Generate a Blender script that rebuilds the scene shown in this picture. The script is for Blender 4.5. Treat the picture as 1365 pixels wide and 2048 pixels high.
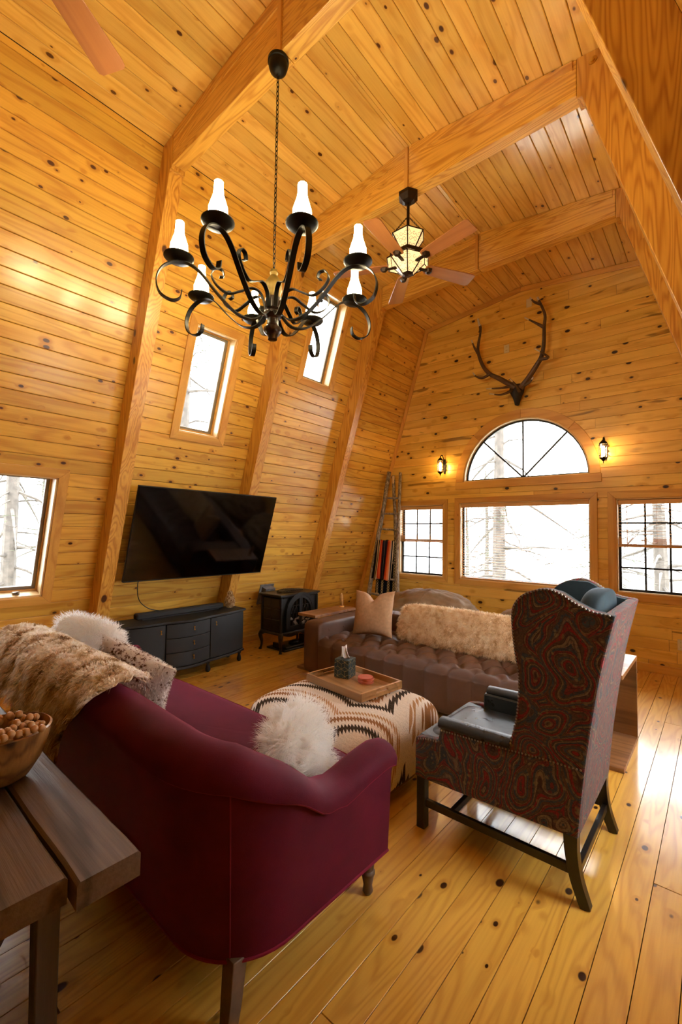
import bpy, math, random
import numpy as np
from mathutils import Matrix, Vector

# ------------------------------------------------------------------ clear
for o in list(bpy.data.objects):
    bpy.data.objects.remove(o, do_unlink=True)
sc = bpy.context.scene
COL = sc.collection
PI = math.pi
rad = math.radians

# ------------------------------------------------------------------ camera
def cam_axes(yaw, p, r):
    cy, sy, cp, sp = math.cos(yaw), math.sin(yaw), math.cos(p), math.sin(p)
    f = Vector((sy * cp, cy * cp, sp)); rt = Vector((cy, -sy, 0)); up = rt.cross(f)
    c, s = math.cos(r), math.sin(r)
    return c * rt + s * up, -s * rt + c * up, f
RT, UP, FW = cam_axes(-0.70877, 0.045907, 0.0136756)
cam_d = bpy.data.cameras.new('camera'); cam = bpy.data.objects.new('camera', cam_d); COL.objects.link(cam)
cam_d.sensor_fit = 'HORIZONTAL'; cam_d.sensor_width = 24.0; cam_d.lens = 884.6 / 1365 * 24.0
cam_d.clip_start = 0.02; cam_d.clip_end = 300
M = Matrix.Identity(4)
for i in range(3):
    M[i][0] = RT[i]; M[i][1] = UP[i]; M[i][2] = -FW[i]
M[2][3] = 1.5
cam.matrix_world = M
sc.camera = cam

# ------------------------------------------------------------------ view, world, sampling
sc.view_settings.view_transform = 'Standard'; sc.view_settings.look = 'None'
sc.view_settings.exposure = 1.36; sc.view_settings.gamma = 1.0; sc.view_settings.use_curve_mapping = False
world = bpy.data.worlds.new('overcast_sky'); sc.world = world; world.use_nodes = True
bg = world.node_tree.nodes['Background']; bg.inputs[0].default_value = (0.93, 0.97, 1.0, 1); bg.inputs[1].default_value = 7.5
cy_ = sc.cycles
cy_.use_denoising = True
try:
    cy_.denoiser = 'OPENIMAGEDENOISE'
except Exception:
    pass
cy_.use_adaptive_sampling = True; cy_.adaptive_threshold = .09; cy_.adaptive_min_samples = 16
cy_.max_bounces = 7; cy_.diffuse_bounces = 4; cy_.glossy_bounces = 3; cy_.transmission_bounces = 6; cy_.transparent_max_bounces = 12
cy_.caustics_reflective = False; cy_.caustics_refractive = False
cy_.sample_clamp_indirect = 6.0; cy_.blur_glossy = 0.5

# lamp strengths (the lamps themselves are built further down)
CHIMNEY_E = 34.0; SCONCE_E = 60.0; FAN_E = .42

# ------------------------------------------------------------------ mesh collector
class MB:
    def __init__(s): s.v = []; s.f = []
    def add(s, vs, fs):
        b = len(s.v); s.v.extend([tuple(p) for p in vs]); s.f.extend([tuple(i + b for i in q) for q in fs]); return s
    def box(s, c, d, rot=None, ch=0.0):
        hx, hy, hz = d[0] / 2, d[1] / 2, d[2] / 2
        c = Vector(c); vs = []
        R = rot if rot is not None else Matrix.Identity(3)
        if ch <= 0:
            for x in (-1, 1):
                for y in (-1, 1):
                    for z in (-1, 1): vs.append(c + R @ Vector((x * hx, y * hy, z * hz)))
            return s.add(vs, [(0, 1, 3, 2), (4, 6, 7, 5), (0, 4, 5, 1), (2, 3, 7, 6), (0, 2, 6, 4), (1, 5, 7, 3)])
        ch = min(ch, hx * .9, hy * .9, hz * .9); idx = {}
        for x in (-1, 1):
            for y in (-1, 1):
                for z in (-1, 1):
                    for a in range(3):
                        h = [hx - ch, hy - ch, hz - ch]; h[a] += ch
                        idx[(x, y, z, a)] = len(vs); vs.append(c + R @ Vector((x * h[0], y * h[1], z * h[2])))
        fs = []
        for a in range(3):
            b, d2 = (a + 1) % 3, (a + 2) % 3
            for sg in (-1, 1):
                q = []
                for sb, sd in ((-1, -1), (1, -1), (1, 1), (-1, 1)):
                    k = [0, 0, 0]; k[a] = sg; k[b] = sb; k[d2] = sd; q.append(idx[(*k, a)])
                fs.append(tuple(q if sg > 0 else q[::-1]))
            for sb in (-1, 1):
                for sd in (-1, 1):
                    k0 = [0, 0, 0]; k1 = [0, 0, 0]
                    k0[a] = -1; k1[a] = 1; k0[b] = k1[b] = sb; k0[d2] = k1[d2] = sd
                    q = [idx[(*k0, b)], idx[(*k1, b)], idx[(*k1, d2)], idx[(*k0, d2)]]
                    fs.append(tuple(q if sb * sd < 0 else q[::-1]))
        for x in (-1, 1):
            for y in (-1, 1):
                for z in (-1, 1):
                    q = (idx[(x, y, z, 0)], idx[(x, y, z, 1)], idx[(x, y, z, 2)])
                    fs.append(q if x * y * z > 0 else q[::-1])
        return s.add(vs, fs)
    def prism(s, poly, fn, a, b):
        # poly: 2D points, fn(p, q, t) -> xyz, extruded from t=a to t=b
        n = len(poly)
        vs = [fn(p[0], p[1], a) for p in poly] + [fn(p[0], p[1], b) for p in poly]
        fs = [tuple(range(n)), tuple(range(2 * n - 1, n - 1, -1))]
        fs += [(i, i + n, (i + 1) % n + n, (i + 1) % n) for i in range(n)]
        return s.add(vs, fs)
    def frames(s, P, up=None):
        n = len(P); T = []
        for i in range(n):
            d = (P[min(i + 1, n - 1)] - P[max(i - 1, 0)])
            T.append(d.normalized() if d.length > 1e-9 else Vector((0, 0, 1)))
        u = Vector(up) if up is not None else (Vector((0, 0, 1)) if abs(T[0].z) < .9 else Vector((1, 0, 0)))
        out = []
        for t in T:
            u = u - t * u.dot(t)
            if u.length < 1e-6: u = t.orthogonal()
            u.normalize(); out.append((t, u.copy(), t.cross(u)))
        return out
    def tube(s, pts, r, n=8, cap=True, up=None, sx=1.0, sy=1.0):
        P = [Vector(p) for p in pts]; F = s.frames(P, up); vs = []; fs = []
        rr = r if hasattr(r, '__len__') else [r] * len(P)
        for i, (t, u, w) in enumerate(F):
            for k in range(n):
                a = 2 * PI * k / n
                vs.append(P[i] + u * (math.cos(a) * rr[i] * sx) + w * (math.sin(a) * rr[i] * sy))
        for i in range(len(P) - 1):
            for k in range(n):
                k2 = (k + 1) % n
                fs.append((i * n + k, i * n + k2, (i + 1) * n + k2, (i + 1) * n + k))
        if cap:
            fs.append(tuple(range(n - 1, -1, -1))); fs.append(tuple((len(P) - 1) * n + k for k in range(n)))
        return s.add(vs, fs)
    def ribbon(s, pts, w, t, side):
        # flat strap: width w along the fixed vector `side`, thickness t
        P = [Vector(p) for p in pts]; sd = Vector(side).normalized(); n = len(P); vs = []; fs = []
        for i in range(n):
            d = (P[min(i + 1, n - 1)] - P[max(i - 1, 0)]).normalized(); nn = d.cross(sd).normalized()
            for a, b in ((-1, -1), (1, -1), (1, 1), (-1, 1)): vs.append(P[i] + sd * (a * w / 2) + nn * (b * t / 2))
        for i in range(n - 1):
            for k in range(4): fs.append((i * 4 + k, i * 4 + (k + 1) % 4, (i + 1) * 4 + (k + 1) % 4, (i + 1) * 4 + k))
        fs.append((3, 2, 1, 0)); fs.append(tuple((n - 1) * 4 + k for k in range(4)))
        return s.add(vs, fs)
    def lathe(s, prof, n=16, c=(0, 0, 0), rot=None, phase=0.0, cap=True):
        R = rot if rot is not None else Matrix.Identity(3); c = Vector(c); vs = []; fs = []
        for r, z in prof:
            for k in range(n):
                a = 2 * PI * k / n + phase
                vs.append(c + R @ Vector((r * math.cos(a), r * math.sin(a), z)))
        for i in range(len(prof) - 1):
            for k in range(n):
                k2 = (k + 1) % n; fs.append((i * n + k, i * n + k2, (i + 1) * n + k2, (i + 1) * n + k))
        if cap:
            if prof[0][0] > 1e-4: fs.append(tuple(range(n - 1, -1, -1)))
            if prof[-1][0] > 1e-4: fs.append(tuple((len(prof) - 1) * n + k for k in range(n)))
        return s.add(vs, fs)
    def grid(s, fn, nu, nv, cu=False, cv=False):
        vs = [fn(i / (nu if cu else nu - 1), j / (nv if cv else nv - 1)) for i in range(nu) for j in range(nv)]; fs = []
        for i in range(nu if cu else nu - 1):
            for j in range(nv if cv else nv - 1):
                i2, j2 = (i + 1) % nu, (j + 1) % nv
                fs.append((i * nv + j, i2 * nv + j, i2 * nv + j2, i * nv + j2))
        return s.add(vs, fs)
    def ball(s, c, r, n=10, m=7):
        r = r if hasattr(r, '__len__') else (r, r, r); c = Vector(c); vs = [c + Vector((0, 0, r[2]))]; fs = []
        for j in range(1, m):
            t = PI * j / m
            for k in range(n):
                a = 2 * PI * k / n; vs.append(c + Vector((r[0] * math.sin(t) * math.cos(a), r[1] * math.sin(t) * math.sin(a), r[2] * math.cos(t))))
        vs.append(c - Vector((0, 0, r[2])))
        for k in range(n):
            fs.append((0, 1 + k, 1 + (k + 1) % n)); e = len(vs) - 1; b = 1 + (m - 2) * n
            fs.append((e, b + (k + 1) % n, b + k))
        for j in range(m - 2):
            for k in range(n):
                a = 1 + j * n; b = a + n; fs.append((a + k, b + k, b + (k + 1) % n, a + (k + 1) % n))
        return s.add(vs, fs)
    def mesh(s, name, mat, smooth=True, ang=38):
        me = bpy.data.meshes.new(name); me.from_pydata([tuple(p) for p in s.v], [], s.f); me.update()
        import bmesh
        bm = bmesh.new(); bm.from_mesh(me); bmesh.ops.recalc_face_normals(bm, faces=bm.faces[:]); bm.to_mesh(me); bm.free()
        if smooth:
            me.shade_smooth(); me.set_sharp_from_angle(angle=rad(ang))
        if mat is not None: me.materials.append(mat)
        return me
    def build(s, name, mat, parent=None, smooth=True, ang=38, bev=0.0, sub=0):
        o = bpy.data.objects.new(name, s.mesh(name, mat, smooth, ang)); COL.objects.link(o)
        if parent is not None: o.parent = parent
        if bev > 0:
            m = o.modifiers.new('b', 'BEVEL'); m.width = bev; m.segments = 2; m.limit_method = 'ANGLE'; m.angle_limit = rad(40)
        if sub > 0:
            m = o.modifiers.new('s', 'SUBSURF'); m.levels = sub; m.render_levels = sub
        return o

def tag(o, label, cat, group=None):
    o['label'] = label; o['category'] = cat
    if group: o['group'] = group
    return o
def thing(name, label, cat, loc=(0, 0, 0), rotz=0.0, group=None):
    o = bpy.data.objects.new(name, None); COL.objects.link(o); o.location = loc; o.rotation_euler = (0, 0, rotz)
    o.empty_display_size = .1
    return tag(o, label, cat, group)
def struct(name, label=None, mb=None, mat=None, **k):
    o = mb.build(name, mat, **k) if mb is not None else bpy.data.objects.new(name, None)
    if mb is None: COL.objects.link(o)
    o['kind'] = 'structure'
    if label: o['label'] = label
    return o
def link_mesh(name, me, parent=None, mtx=None):
    o = bpy.data.objects.new(name, me); COL.objects.link(o)
    if parent is not None: o.parent = parent
    if mtx is not None: o.matrix_basis = mtx
    return o
def dup(root, parent=None):
    c = root.copy(); COL.objects.link(c); c.parent = parent
    for ch in list(root.children): dup(ch, c)
    return c
def curve(pts, n=8):
    # Catmull-Rom through control points
    P = [Vector(p) for p in pts]; P = [P[0] * 2 - P[1]] + P + [P[-1] * 2 - P[-2]]; out = []
    for i in range(1, len(P) - 2):
        for k in range(n):
            t = k / n; a, b, c, d = P[i - 1], P[i], P[i + 1], P[i + 2]
            out.append(0.5 * ((2 * b) + (c - a) * t + (2 * a - 5 * b + 4 * c - d) * t * t + (-a + 3 * b - 3 * c + d) * t ** 3))
    out.append(P[-2].copy()); return out
def lerp(a, b, t): return a + (b - a) * t
def smooth01(t):
    t = max(0.0, min(1.0, t)); return t * t * (3 - 2 * t)
def interp(x, xs, ys):
    return float(np.interp(x, xs, ys))
def vnoise(seed):
    rs = np.random.RandomState(seed); K = rs.uniform(-1, 1, (14, 3)) * np.geomspace(1, 6, 14)[:, None]; ph = rs.uniform(0, 2 * PI, 14); am = 1 / np.geomspace(1, 5, 14)
    am = am / am.sum()
    def f(x, y, z=0.0, s=1.0): return float((am * np.sin(K @ np.array([x * s, y * s, z * s]) * 2.2 + ph)).sum()) * 1.6
    return f

# ------------------------------------------------------------------ fur strands (real ribbons)
def fur_mesh(name, mat, src, count, length, width, comb=(0, 0, 0), gravity=0.0, rnd=0.35, seed=1, lenfn=None, clump=0.0):
    me = src.data if hasattr(src, 'data') else src
    me.calc_loop_triangles()
    V = np.array([v.co[:] for v in me.vertices]); T = np.array([t.vertices[:] for t in me.loop_triangles])
    A, B, C = V[T[:, 0]], V[T[:, 1]], V[T[:, 2]]; N = np.cross(B - A, C - A); ar = np.linalg.norm(N, axis=1); N = N / np.maximum(ar[:, None], 1e-12)
    rs = np.random.RandomState(seed); k = rs.choice(len(T), count, p=ar / ar.sum())
    a, b = rs.rand(count), rs.rand(count); fl = a + b > 1; a[fl], b[fl] = 1 - a[fl], 1 - b[fl]
    P = A[k] + (B - A)[k] * a[:, None] + (C - A)[k] * b[:, None]; n = N[k]
    L = length * rs.uniform(.6, 1.15, count)
    if lenfn is not None: L = L * np.array([lenfn(p) for p in P])
    ok = L > .002; P, n, L = P[ok], n[ok], L[ok]; c = len(P)
    jit = rs.normal(0, rnd, (c, 3))
    if clump > 0:
        q = np.floor(P / clump).astype(int); h = (q * np.array([73856093, 19349663, 83492791])).sum(1) % 9973
        tab = np.random.RandomState(seed + 5).normal(0, rnd * 1.3, (9973, 3)); jit = jit * .45 + tab[h]
    d0 = n + jit * .6 + np.array(comb) * .6; d0 /= np.linalg.norm(d0, axis=1)[:, None]
    d1 = d0 * .6 + np.array(comb) + jit * .5 + np.array([0, 0, -gravity]); d1 /= np.linalg.norm(d1, axis=1)[:, None]
    d1 -= n * np.minimum(0, (d1 * n).sum(1))[:, None] * .85
    m = P + d0 * (L * .5)[:, None]; tip = m + d1 * (L * .55)[:, None]
    sd = np.cross(d0, rs.normal(0, 1, (c, 3))); sd /= np.maximum(np.linalg.norm(sd, axis=1)[:, None], 1e-9)
    w = (width * rs.uniform(.6, 1.3, c))[:, None]
    vs = np.stack([P - sd * w, P + sd * w, m - sd * w * .75, m + sd * w * .75, tip], 1).reshape(-1, 3)
    i = np.arange(c)[:, None] * 5
    tri = np.concatenate([i + np.array([[0, 1, 3]]), i + np.array([[0, 3, 2]]), i + np.array([[2, 3, 4]])], 1).reshape(-1, 3)
    mm = bpy.data.meshes.new(name); mm.vertices.add(len(vs)); mm.vertices.foreach_set('co', vs.ravel())
    mm.loops.add(tri.size); mm.loops.foreach_set('vertex_index', tri.ravel().astype(np.int32))
    mm.polygons.add(len(tri)); mm.polygons.foreach_set('loop_start', np.arange(0, tri.size, 3, dtype=np.int32))
    mm.update(calc_edges=True); mm.materials.append(mat); mm.shade_smooth()
    return mm
def fur(name, mat, src, parent, *a, **k):
    o = link_mesh(name, fur_mesh(name, mat, src, *a, **k), parent); o['kind'] = 'stuff'; return o

# ------------------------------------------------------------------ materials
MATS = {}
class NT:
    def __init__(s, name):
        s.m = bpy.data.materials.new(name); s.m.use_nodes = True; s.t = s.m.node_tree; s.n = s.t.nodes; s.l = s.t.links
        s.p = s.n['Principled BSDF']; MATS[name] = s.m
    def new(s, typ, **k):
        o = s.n.new(typ)
        for a, b in k.items(): setattr(o, a, b)
        return o
    def set(s, sock, v):
        if isinstance(v, bpy.types.NodeSocket): s.l.new(v, sock)
        elif v is not None: sock.default_value = v
    def math(s, op, a, b=None, c=None, clamp=False):
        o = s.new('ShaderNodeMath', operation=op); o.use_clamp = clamp
        s.set(o.inputs[0], a); s.set(o.inputs[1], b)
        if c is not None: s.set(o.inputs[2], c)
        return o.outputs[0]
    def vec(s, op, a, b=None):
        o = s.new('ShaderNodeVectorMath', operation=op); s.set(o.inputs[0], a); s.set(o.inputs[1], b); return o.outputs['Value'] if op in ('LENGTH', 'DOT_PRODUCT', 'DISTANCE') else o.outputs[0]
    def mix(s, f, a, b, typ='MIX'):
        o = s.new('ShaderNodeMix', data_type='RGBA', blend_type=typ); s.set(o.inputs[0], f); s.set(o.inputs[6], a); s.set(o.inputs[7], b); return o.outputs[2]
    def noise(s, vec, scale, detail=2.0, rough=.5, dist=0.0):
        o = s.new('ShaderNodeTexNoise'); s.set(o.inputs['Vector'], vec); o.inputs['Scale'].default_value = scale
        o.inputs['Detail'].default_value = detail; o.inputs['Roughness'].default_value = rough; o.inputs['Distortion'].default_value = dist
        return o.outputs[0]
    def vor(s, vec, scale, feature='F1', rnd=1.0):
        o = s.new('ShaderNodeTexVoronoi', feature=feature); s.set(o.inputs['Vector'], vec); o.inputs['Scale'].default_value = scale
        o.inputs['Randomness'].default_value = rnd; return o
    def ramp(s, f, stops, interp='LINEAR'):
        o = s.new('ShaderNodeValToRGB'); s.set(o.inputs[0], f); cr = o.color_ramp; cr.interpolation = interp
        while len(cr.elements) < len(stops): cr.elements.new(.5)
        for e, (p, c) in zip(cr.elements, stops): e.position = p; e.color = (*c, 1) if len(c) == 3 else c
        return o.outputs[0]
    def mr(s, v, a, b, c=0.0, d=1.0, smooth=False):
        o = s.new('ShaderNodeMapRange'); o.interpolation_type = 'SMOOTHSTEP' if smooth else 'LINEAR'
        for i, x in enumerate((v, a, b, c, d)): s.set(o.inputs[i], x)
        return o.outputs[0]
    def sep(s, v):
        o = s.new('ShaderNodeSeparateXYZ'); s.set(o.inputs[0], v); return o.outputs
    def comb(s, x, y, z):
        o = s.new('ShaderNodeCombineXYZ')
        for i, q in enumerate((x, y, z)): s.set(o.inputs[i], q)
        return o.outputs[0]
    def pos(s): return s.new('ShaderNodeNewGeometry').outputs['Position']
    def obj(s): return s.new('ShaderNodeTexCoord').outputs['Object']
    def rnd(s): return s.new('ShaderNodeObjectInfo').outputs['Random']
    def bump(s, h, dist=.002, st=1.0):
        o = s.new('ShaderNodeBump'); s.set(o.inputs['Height'], h); o.inputs['Distance'].default_value = dist; o.inputs['Strength'].default_value = st
        s.l.new(o.outputs[0], s.p.inputs['Normal']); return o
    def P(s, **k):
        for a, b in k.items(): s.set(s.p.inputs[a.replace('_', ' ')], b)
        return s
def col(h):
    h = h.lstrip('#'); r = [int(h[i:i + 2], 16) / 255 for i in (0, 2, 4)]
    return tuple(x / 12.92 if x <= .04045 else ((x + .055) / 1.055) ** 2.4 for x in r)
def c4(h): return (*col(h), 1) if isinstance(h, str) else (*h, 1)
def plain(name, c, rough=.5, metal=0.0, spec=.5, noise=0.0, nscale=30, bump=0.0, bscale=60, coat=0.0, sheen=0.0):
    t = NT(name); base = c4(c)
    if noise > 0:
        n = t.noise(t.obj(), nscale, 4)
        dk = tuple(x * (1 - noise) for x in base[:3]) + (1,); lt = tuple(min(1, x * (1 + noise)) for x in base[:3]) + (1,)
        t.P(Base_Color=t.mix(t.mr(n, .3, .7), dk, lt))
    else: t.P(Base_Color=base)
    t.P(Roughness=rough, Metallic=metal, Specular_IOR_Level=spec, Coat_Weight=coat, Sheen_Weight=sheen)
    if bump > 0: t.bump(t.noise(t.obj(), bscale, 3), bump)
    return t.m
def fluff(t, k=.5):
    # hairs let part of the light through
    out = t.n['Material Output']; bc = t.p.inputs['Base Color']; tr = t.new('ShaderNodeBsdfTranslucent')
    if bc.is_linked: t.l.new(bc.links[0].from_socket, tr.inputs[0])
    else: tr.inputs[0].default_value = bc.default_value
    mx = t.new('ShaderNodeMixShader'); mx.inputs[0].default_value = k
    t.l.new(t.p.outputs[0], mx.inputs[1]); t.l.new(tr.outputs[0], mx.inputs[2]); t.l.new(mx.outputs[0], out.inputs[0]); return t.m
def emit(name, c, strength, base=(.8, .8, .8)):
    t = NT(name); t.P(Base_Color=c4(base), Roughness=.4, Emission_Color=c4(c), Emission_Strength=strength); return t.m

def pine(name, axis, light, dark, knot, rough=.34, coat=.35, kscale=10.0, kthr=.16, kdens=.75, rings=26, contrast=.55, streak=0.0, var=.22, bmp=.0006, useobj=False, coat_r=.14, coat_ior=1.5):
    t = NT(name); pos = t.obj() if useobj else t.pos(); rn = t.rnd()
    off = t.comb(t.math('MULTIPLY', rn, 37.3), t.math('MULTIPLY', rn, 91.7), t.math('MULTIPLY', rn, 53.1))
    sv = [1.0, 1.0, 1.0]; sv[axis] = .10; kv = [1.0, 1.0, 1.0]; kv[axis] = .62
    g = t.vec('ADD', t.vec('MULTIPLY', pos, tuple(sv)), off)
    kp = t.vec('ADD', t.vec('MULTIPLY', pos, tuple(kv)), off)
    vo = t.vor(kp, kscale); d = vo.outputs['Distance']; cs = t.sep(vo.outputs['Color'])
    thr = t.math('MULTIPLY', t.math('MULTIPLY_ADD', cs[1], .9, .25), kthr)
    on = t.math('LESS_THAN', cs[0], kdens)
    core = t.math('MULTIPLY', t.mr(d, thr, t.math('MULTIPLY', thr, .72), 0, 1), on)
    halo = t.math('MULTIPLY', t.mr(d, t.math('MULTIPLY', thr, 2.6), thr, 0, 1, True), on)
    ph = t.math('MULTIPLY_ADD', t.noise(g, 5.5, 2, .45, .3), rings, t.math('MULTIPLY', halo, 3.0))
    ring = t.math('MULTIPLY_ADD', t.math('SINE', ph), .5, .5)
    ring = t.math('POWER', ring, 2.2)
    sv2 = list(sv); sv2[axis] = .035
    fine = t.noise(t.vec('ADD', t.vec('MULTIPLY', pos, tuple(sv2)), off), 95, 3, .6)
    low = t.noise(g, 3.2, 2)
    f = t.math('MULTIPLY_ADD', ring, contrast * .55, t.math('MULTIPLY', t.mr(fine, .3, .75), contrast * .38))
    f = t.math('ADD', f, t.math('MULTIPLY', t.mr(low, .35, .7), .25), clamp=True)
    c = t.mix(f, c4(light), c4(dark))
    if streak > 0:
        sv3 = list(sv); sv3[axis] = .16
        st = t.noise(t.vec('ADD', t.vec('MULTIPLY', pos, tuple(sv3)), off), 7.5, 2, .5, .6)
        c = t.mix(t.math('MULTIPLY', t.mr(st, .66, .70), streak), c, c4(tuple(x * .42 for x in col(dark))))
    c = t.mix(t.math('MULTIPLY', halo, .55), c, c4(dark))
    c = t.mix(core, c, c4(knot))
    br = t.math('MULTIPLY_ADD', rn, var, 1 - var / 2)
    hv = t.new('ShaderNodeHueSaturation'); t.set(hv.inputs['Color'], c); t.set(hv.inputs['Value'], br)
    t.set(hv.inputs['Hue'], t.math('MULTIPLY_ADD', t.math('FRACT', t.math('MULTIPLY', rn, 17.7)), .006, .497))
    t.P(Base_Color=hv.outputs[0], Roughness=t.math('MULTIPLY_ADD', ring, .06, rough), Coat_Weight=coat, Coat_Roughness=coat_r, Coat_IOR=coat_ior)
    if bmp > 0: t.bump(t.math('ADD', t.math('MULTIPLY', fine, .5), t.math('MULTIPLY', ring, -.3)), bmp)
    return t.m

PW = pine('pine_wall', 1, '#EABC52', '#C0822C', '#4E240A', rough=.36, coat=.6, coat_r=.2, rings=48, contrast=.8, kscale=11, kthr=.17, kdens=.8, var=.26)
PC = pine('pine_ceiling', 1, '#F8D274', '#D49A40', '#4E240A', rough=.30, coat=1.0, coat_r=.15, coat_ior=1.85, rings=48, kscale=9.5, contrast=.75, kthr=.16)
PG = pine('pine_gable', 0, '#F6CA62', '#D09632', '#2E1206', rough=.36, coat=.5, coat_r=.2, kscale=8.5, kthr=.19, kdens=.75, streak=.85, contrast=.75, var=.12)
PF = pine('pine_floor', 1, '#E6B24C', '#BE842C', '#3A1A06', rough=.30, coat=.9, coat_r=.15, rings=85, kscale=10.5, kthr=.175, kdens=.9, bmp=.0004, var=.15, contrast=.72)
PB = pine('pine_beam', 0, '#F0C05C', '#C08430', '#4A2208', rough=.36, coat=.5, coat_r=.2, kscale=5.0, kthr=.12, kdens=.5, rings=130, contrast=1.0, var=.12)
PP = pine('pine_post', 2, '#E2AC4C', '#B07022', '#4A2208', rough=.38, coat=.5, coat_r=.22, kscale=5.0, kthr=.14, kdens=.55, rings=130, contrast=1.05, var=.12)
PT = pine('pine_trim', 2, '#E4AE54', '#BC7E30', '#6A3410', rough=.4, coat=.35, kscale=3.0, kthr=.06, kdens=.3, var=.15, contrast=.75)
PTX = pine('pine_trim_level', 0, '#E4AE54', '#BC7E30', '#6A3410', rough=.4, coat=.35, kscale=3.0, kthr=.06, kdens=.3, var=.15, contrast=.75)
PTY = pine('pine_trim_long', 1, '#E4AE54', '#BC7E30', '#6A3410', rough=.4, coat=.35, kscale=3.0, kthr=.06, kdens=.3, var=.15, contrast=.75)
GAPM = plain('joint_shadow_gap', '#381A08', rough=.8)
IRON = plain('wrought_iron', '#16140F', rough=.45, metal=.6, noise=.3, bump=.0006)
BLACKW = plain('black_painted_wood', '#0A0909', rough=.55, noise=.3, nscale=12, bump=.0004, bscale=120)
DARKSASH = plain('dark_bronze_sash', '#1B1A1A', rough=.45)
WALNUT = pine('walnut', 0, '#9A6A3E', '#5A3418', '#2E160A', rough=.42, coat=.15, kscale=2.5, kthr=.06, kdens=.3, rings=30, contrast=.8, useobj=True)
BRASS = plain('brass', '#C79A4A', rough=.3, metal=1.0)
def glass_pane():
    t = NT('window_glass'); out = t.n['Material Output']
    tr = t.new('ShaderNodeBsdfTransparent'); gl = t.new('ShaderNodeBsdfGlossy'); gl.inputs['Roughness'].default_value = .02
    fr = t.new('ShaderNodeFresnel'); fr.inputs[0].default_value = 1.35
    mx = t.new('ShaderNodeMixShader'); t.l.new(fr.outputs[0], mx.inputs[0]); t.l.new(tr.outputs[0], mx.inputs[1]); t.l.new(gl.outputs[0], mx.inputs[2])
    t.l.new(mx.outputs[0], out.inputs[0]); return t.m
GLASS = glass_pane()

# ================================================================== ROOM SHELL
AW = 0.3044; TH = math.atan(AW); SN, CS = math.sin(TH), math.cos(TH)
XL, XR, XC = -4.905, 0.905, -2.0
YG, YB = 6.045, -3.2
ZK = 4.703; ZA = 4.875; KX = XC - (XL + AW * ZK)          # half width at the knee
CTH = math.atan((ZA - ZK) / KX); CSN, CCS = math.sin(CTH), math.cos(CTH)
RAFT = [0.24, 1.705, 3.17, 4.64]; RT_ = 0.12
BW = 0.1216
def frame(o, u, v, n):
    m = Matrix.Identity(4)
    for i in range(3): m[i][0] = u[i]; m[i][1] = v[i]; m[i][2] = n[i]; m[i][3] = o[i]
    return m
FL_ = frame((XL, 0, 0), (0, 1, 0), (SN, 0, CS), (CS, 0, -SN))
FR_ = frame((XR, 0, 0), (0, -1, 0), (-SN, 0, CS), (-CS, 0, -SN))
FCL = frame((XC, 0, ZA), (0, -1, 0), (-CCS, 0, -CSN), (CSN, 0, -CCS))
FCR = frame((XC, 0, ZA), (0, 1, 0), (CCS, 0, -CSN), (-CSN, 0, -CCS))
FG = frame((0, YG, 0), (1, 0, 0), (0, 0, 1), (0, -1, 0))
FF = frame((0, 0, 0), (0, 1, 0), (-1, 0, 0), (0, 0, 1))

def board_mesh(name, w, mat, c=.0042, g=.0016, t=.016):
    pr = [(g, -t), (w - g, -t), (w - g, -c), (w - g - c, 0), (g + c, 0), (g, -c)]; b = MB()
    b.prism(pr, lambda p, q, x: (x, p, q), .0007, 1 - .0007)
    return b.mesh(name, mat, smooth=False)
rng = random.Random(7)
def lay(parent, F, me, w, vmin, vmax, phase, spans, holes, joints=None):
    """rows of boards along u; spans(v0, v1) -> list of u intervals; holes(v0, v1) -> list of (u0, u1, va, vb)"""
    n = 0; k = math.floor((vmin - phase) / w)
    while phase + k * w < vmax - 1e-4:
        v0, v1 = phase + k * w, phase + (k + 1) * w; k += 1
        a0, a1 = max(v0, vmin), min(v1, vmax)
        if a1 - a0 < .012: continue
        hs = sorted(h for h in holes(a0, a1) if h[3] > a0 and h[2] < a1)
        for (s0, s1) in spans(a0, a1):
            cuts = [s0]
            if joints:
                x = s0 + rng.uniform(.25, 1.0) * joints
                while x < s1 - .3: cuts.append(x); x += rng.uniform(.6, 1.25) * joints
            cuts.append(s1)
            for c0, c1 in zip(cuts[:-1], cuts[1:]):
                segs = [(c0, c1)]; rip = []
                for (h0, h1, va, vb) in hs:
                    nxt = []
                    for (p, q) in segs:
                        if h1 <= p or h0 >= q: nxt.append((p, q)); continue
                        if h0 > p: nxt.append((p, h0))
                        if h1 < q: nxt.append((h1, q))
                        r0, r1 = max(p, h0), min(q, h1)
                        if va - a0 > .012: rip.append((r0, r1, a0, va))
                        if a1 - vb > .012: rip.append((r0, r1, vb, a1))
                    segs = nxt
                for (p, q, b0, b1) in [(p, q, a0, a1) for p, q in segs] + rip:
                    if q - p < .02: continue
                    link_mesh('board', me, parent, F @ Matrix.Translation((p, b0, 0)) @ Matrix.Diagonal((q - p, (b1 - b0) / w, 1, 1))); n += 1
    return n
def backing(F, u0, u1, v0, v1, holes, n0=-.016, n1=-.17):
    us = sorted({u0, u1, *[h[0] for h in holes], *[h[1] for h in holes]}); vs = sorted({v0, v1, *[h[2] for h in holes], *[h[3] for h in holes]})
    b = MB()
    for a, c in zip(us[:-1], us[1:]):
        for d, e in zip(vs[:-1], vs[1:]):
            mu, mv = (a + c) / 2, (d + e) / 2
            if any(h[0] < mu < h[1] and h[2] < mv < h[3] for h in holes): continue
            pts = [F @ Vector((x, y, z)) for x in (a, c) for y in (d, e) for z in (n1, n0)]
            b.add(pts, [(0, 1, 3, 2), (4, 6, 7, 5), (0, 4, 5, 1), (2, 3, 7, 6), (0, 2, 6, 4), (1, 5, 7, 3)])
    return b
LEN = ZK / CS
def zv(z): return z / CS
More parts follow.
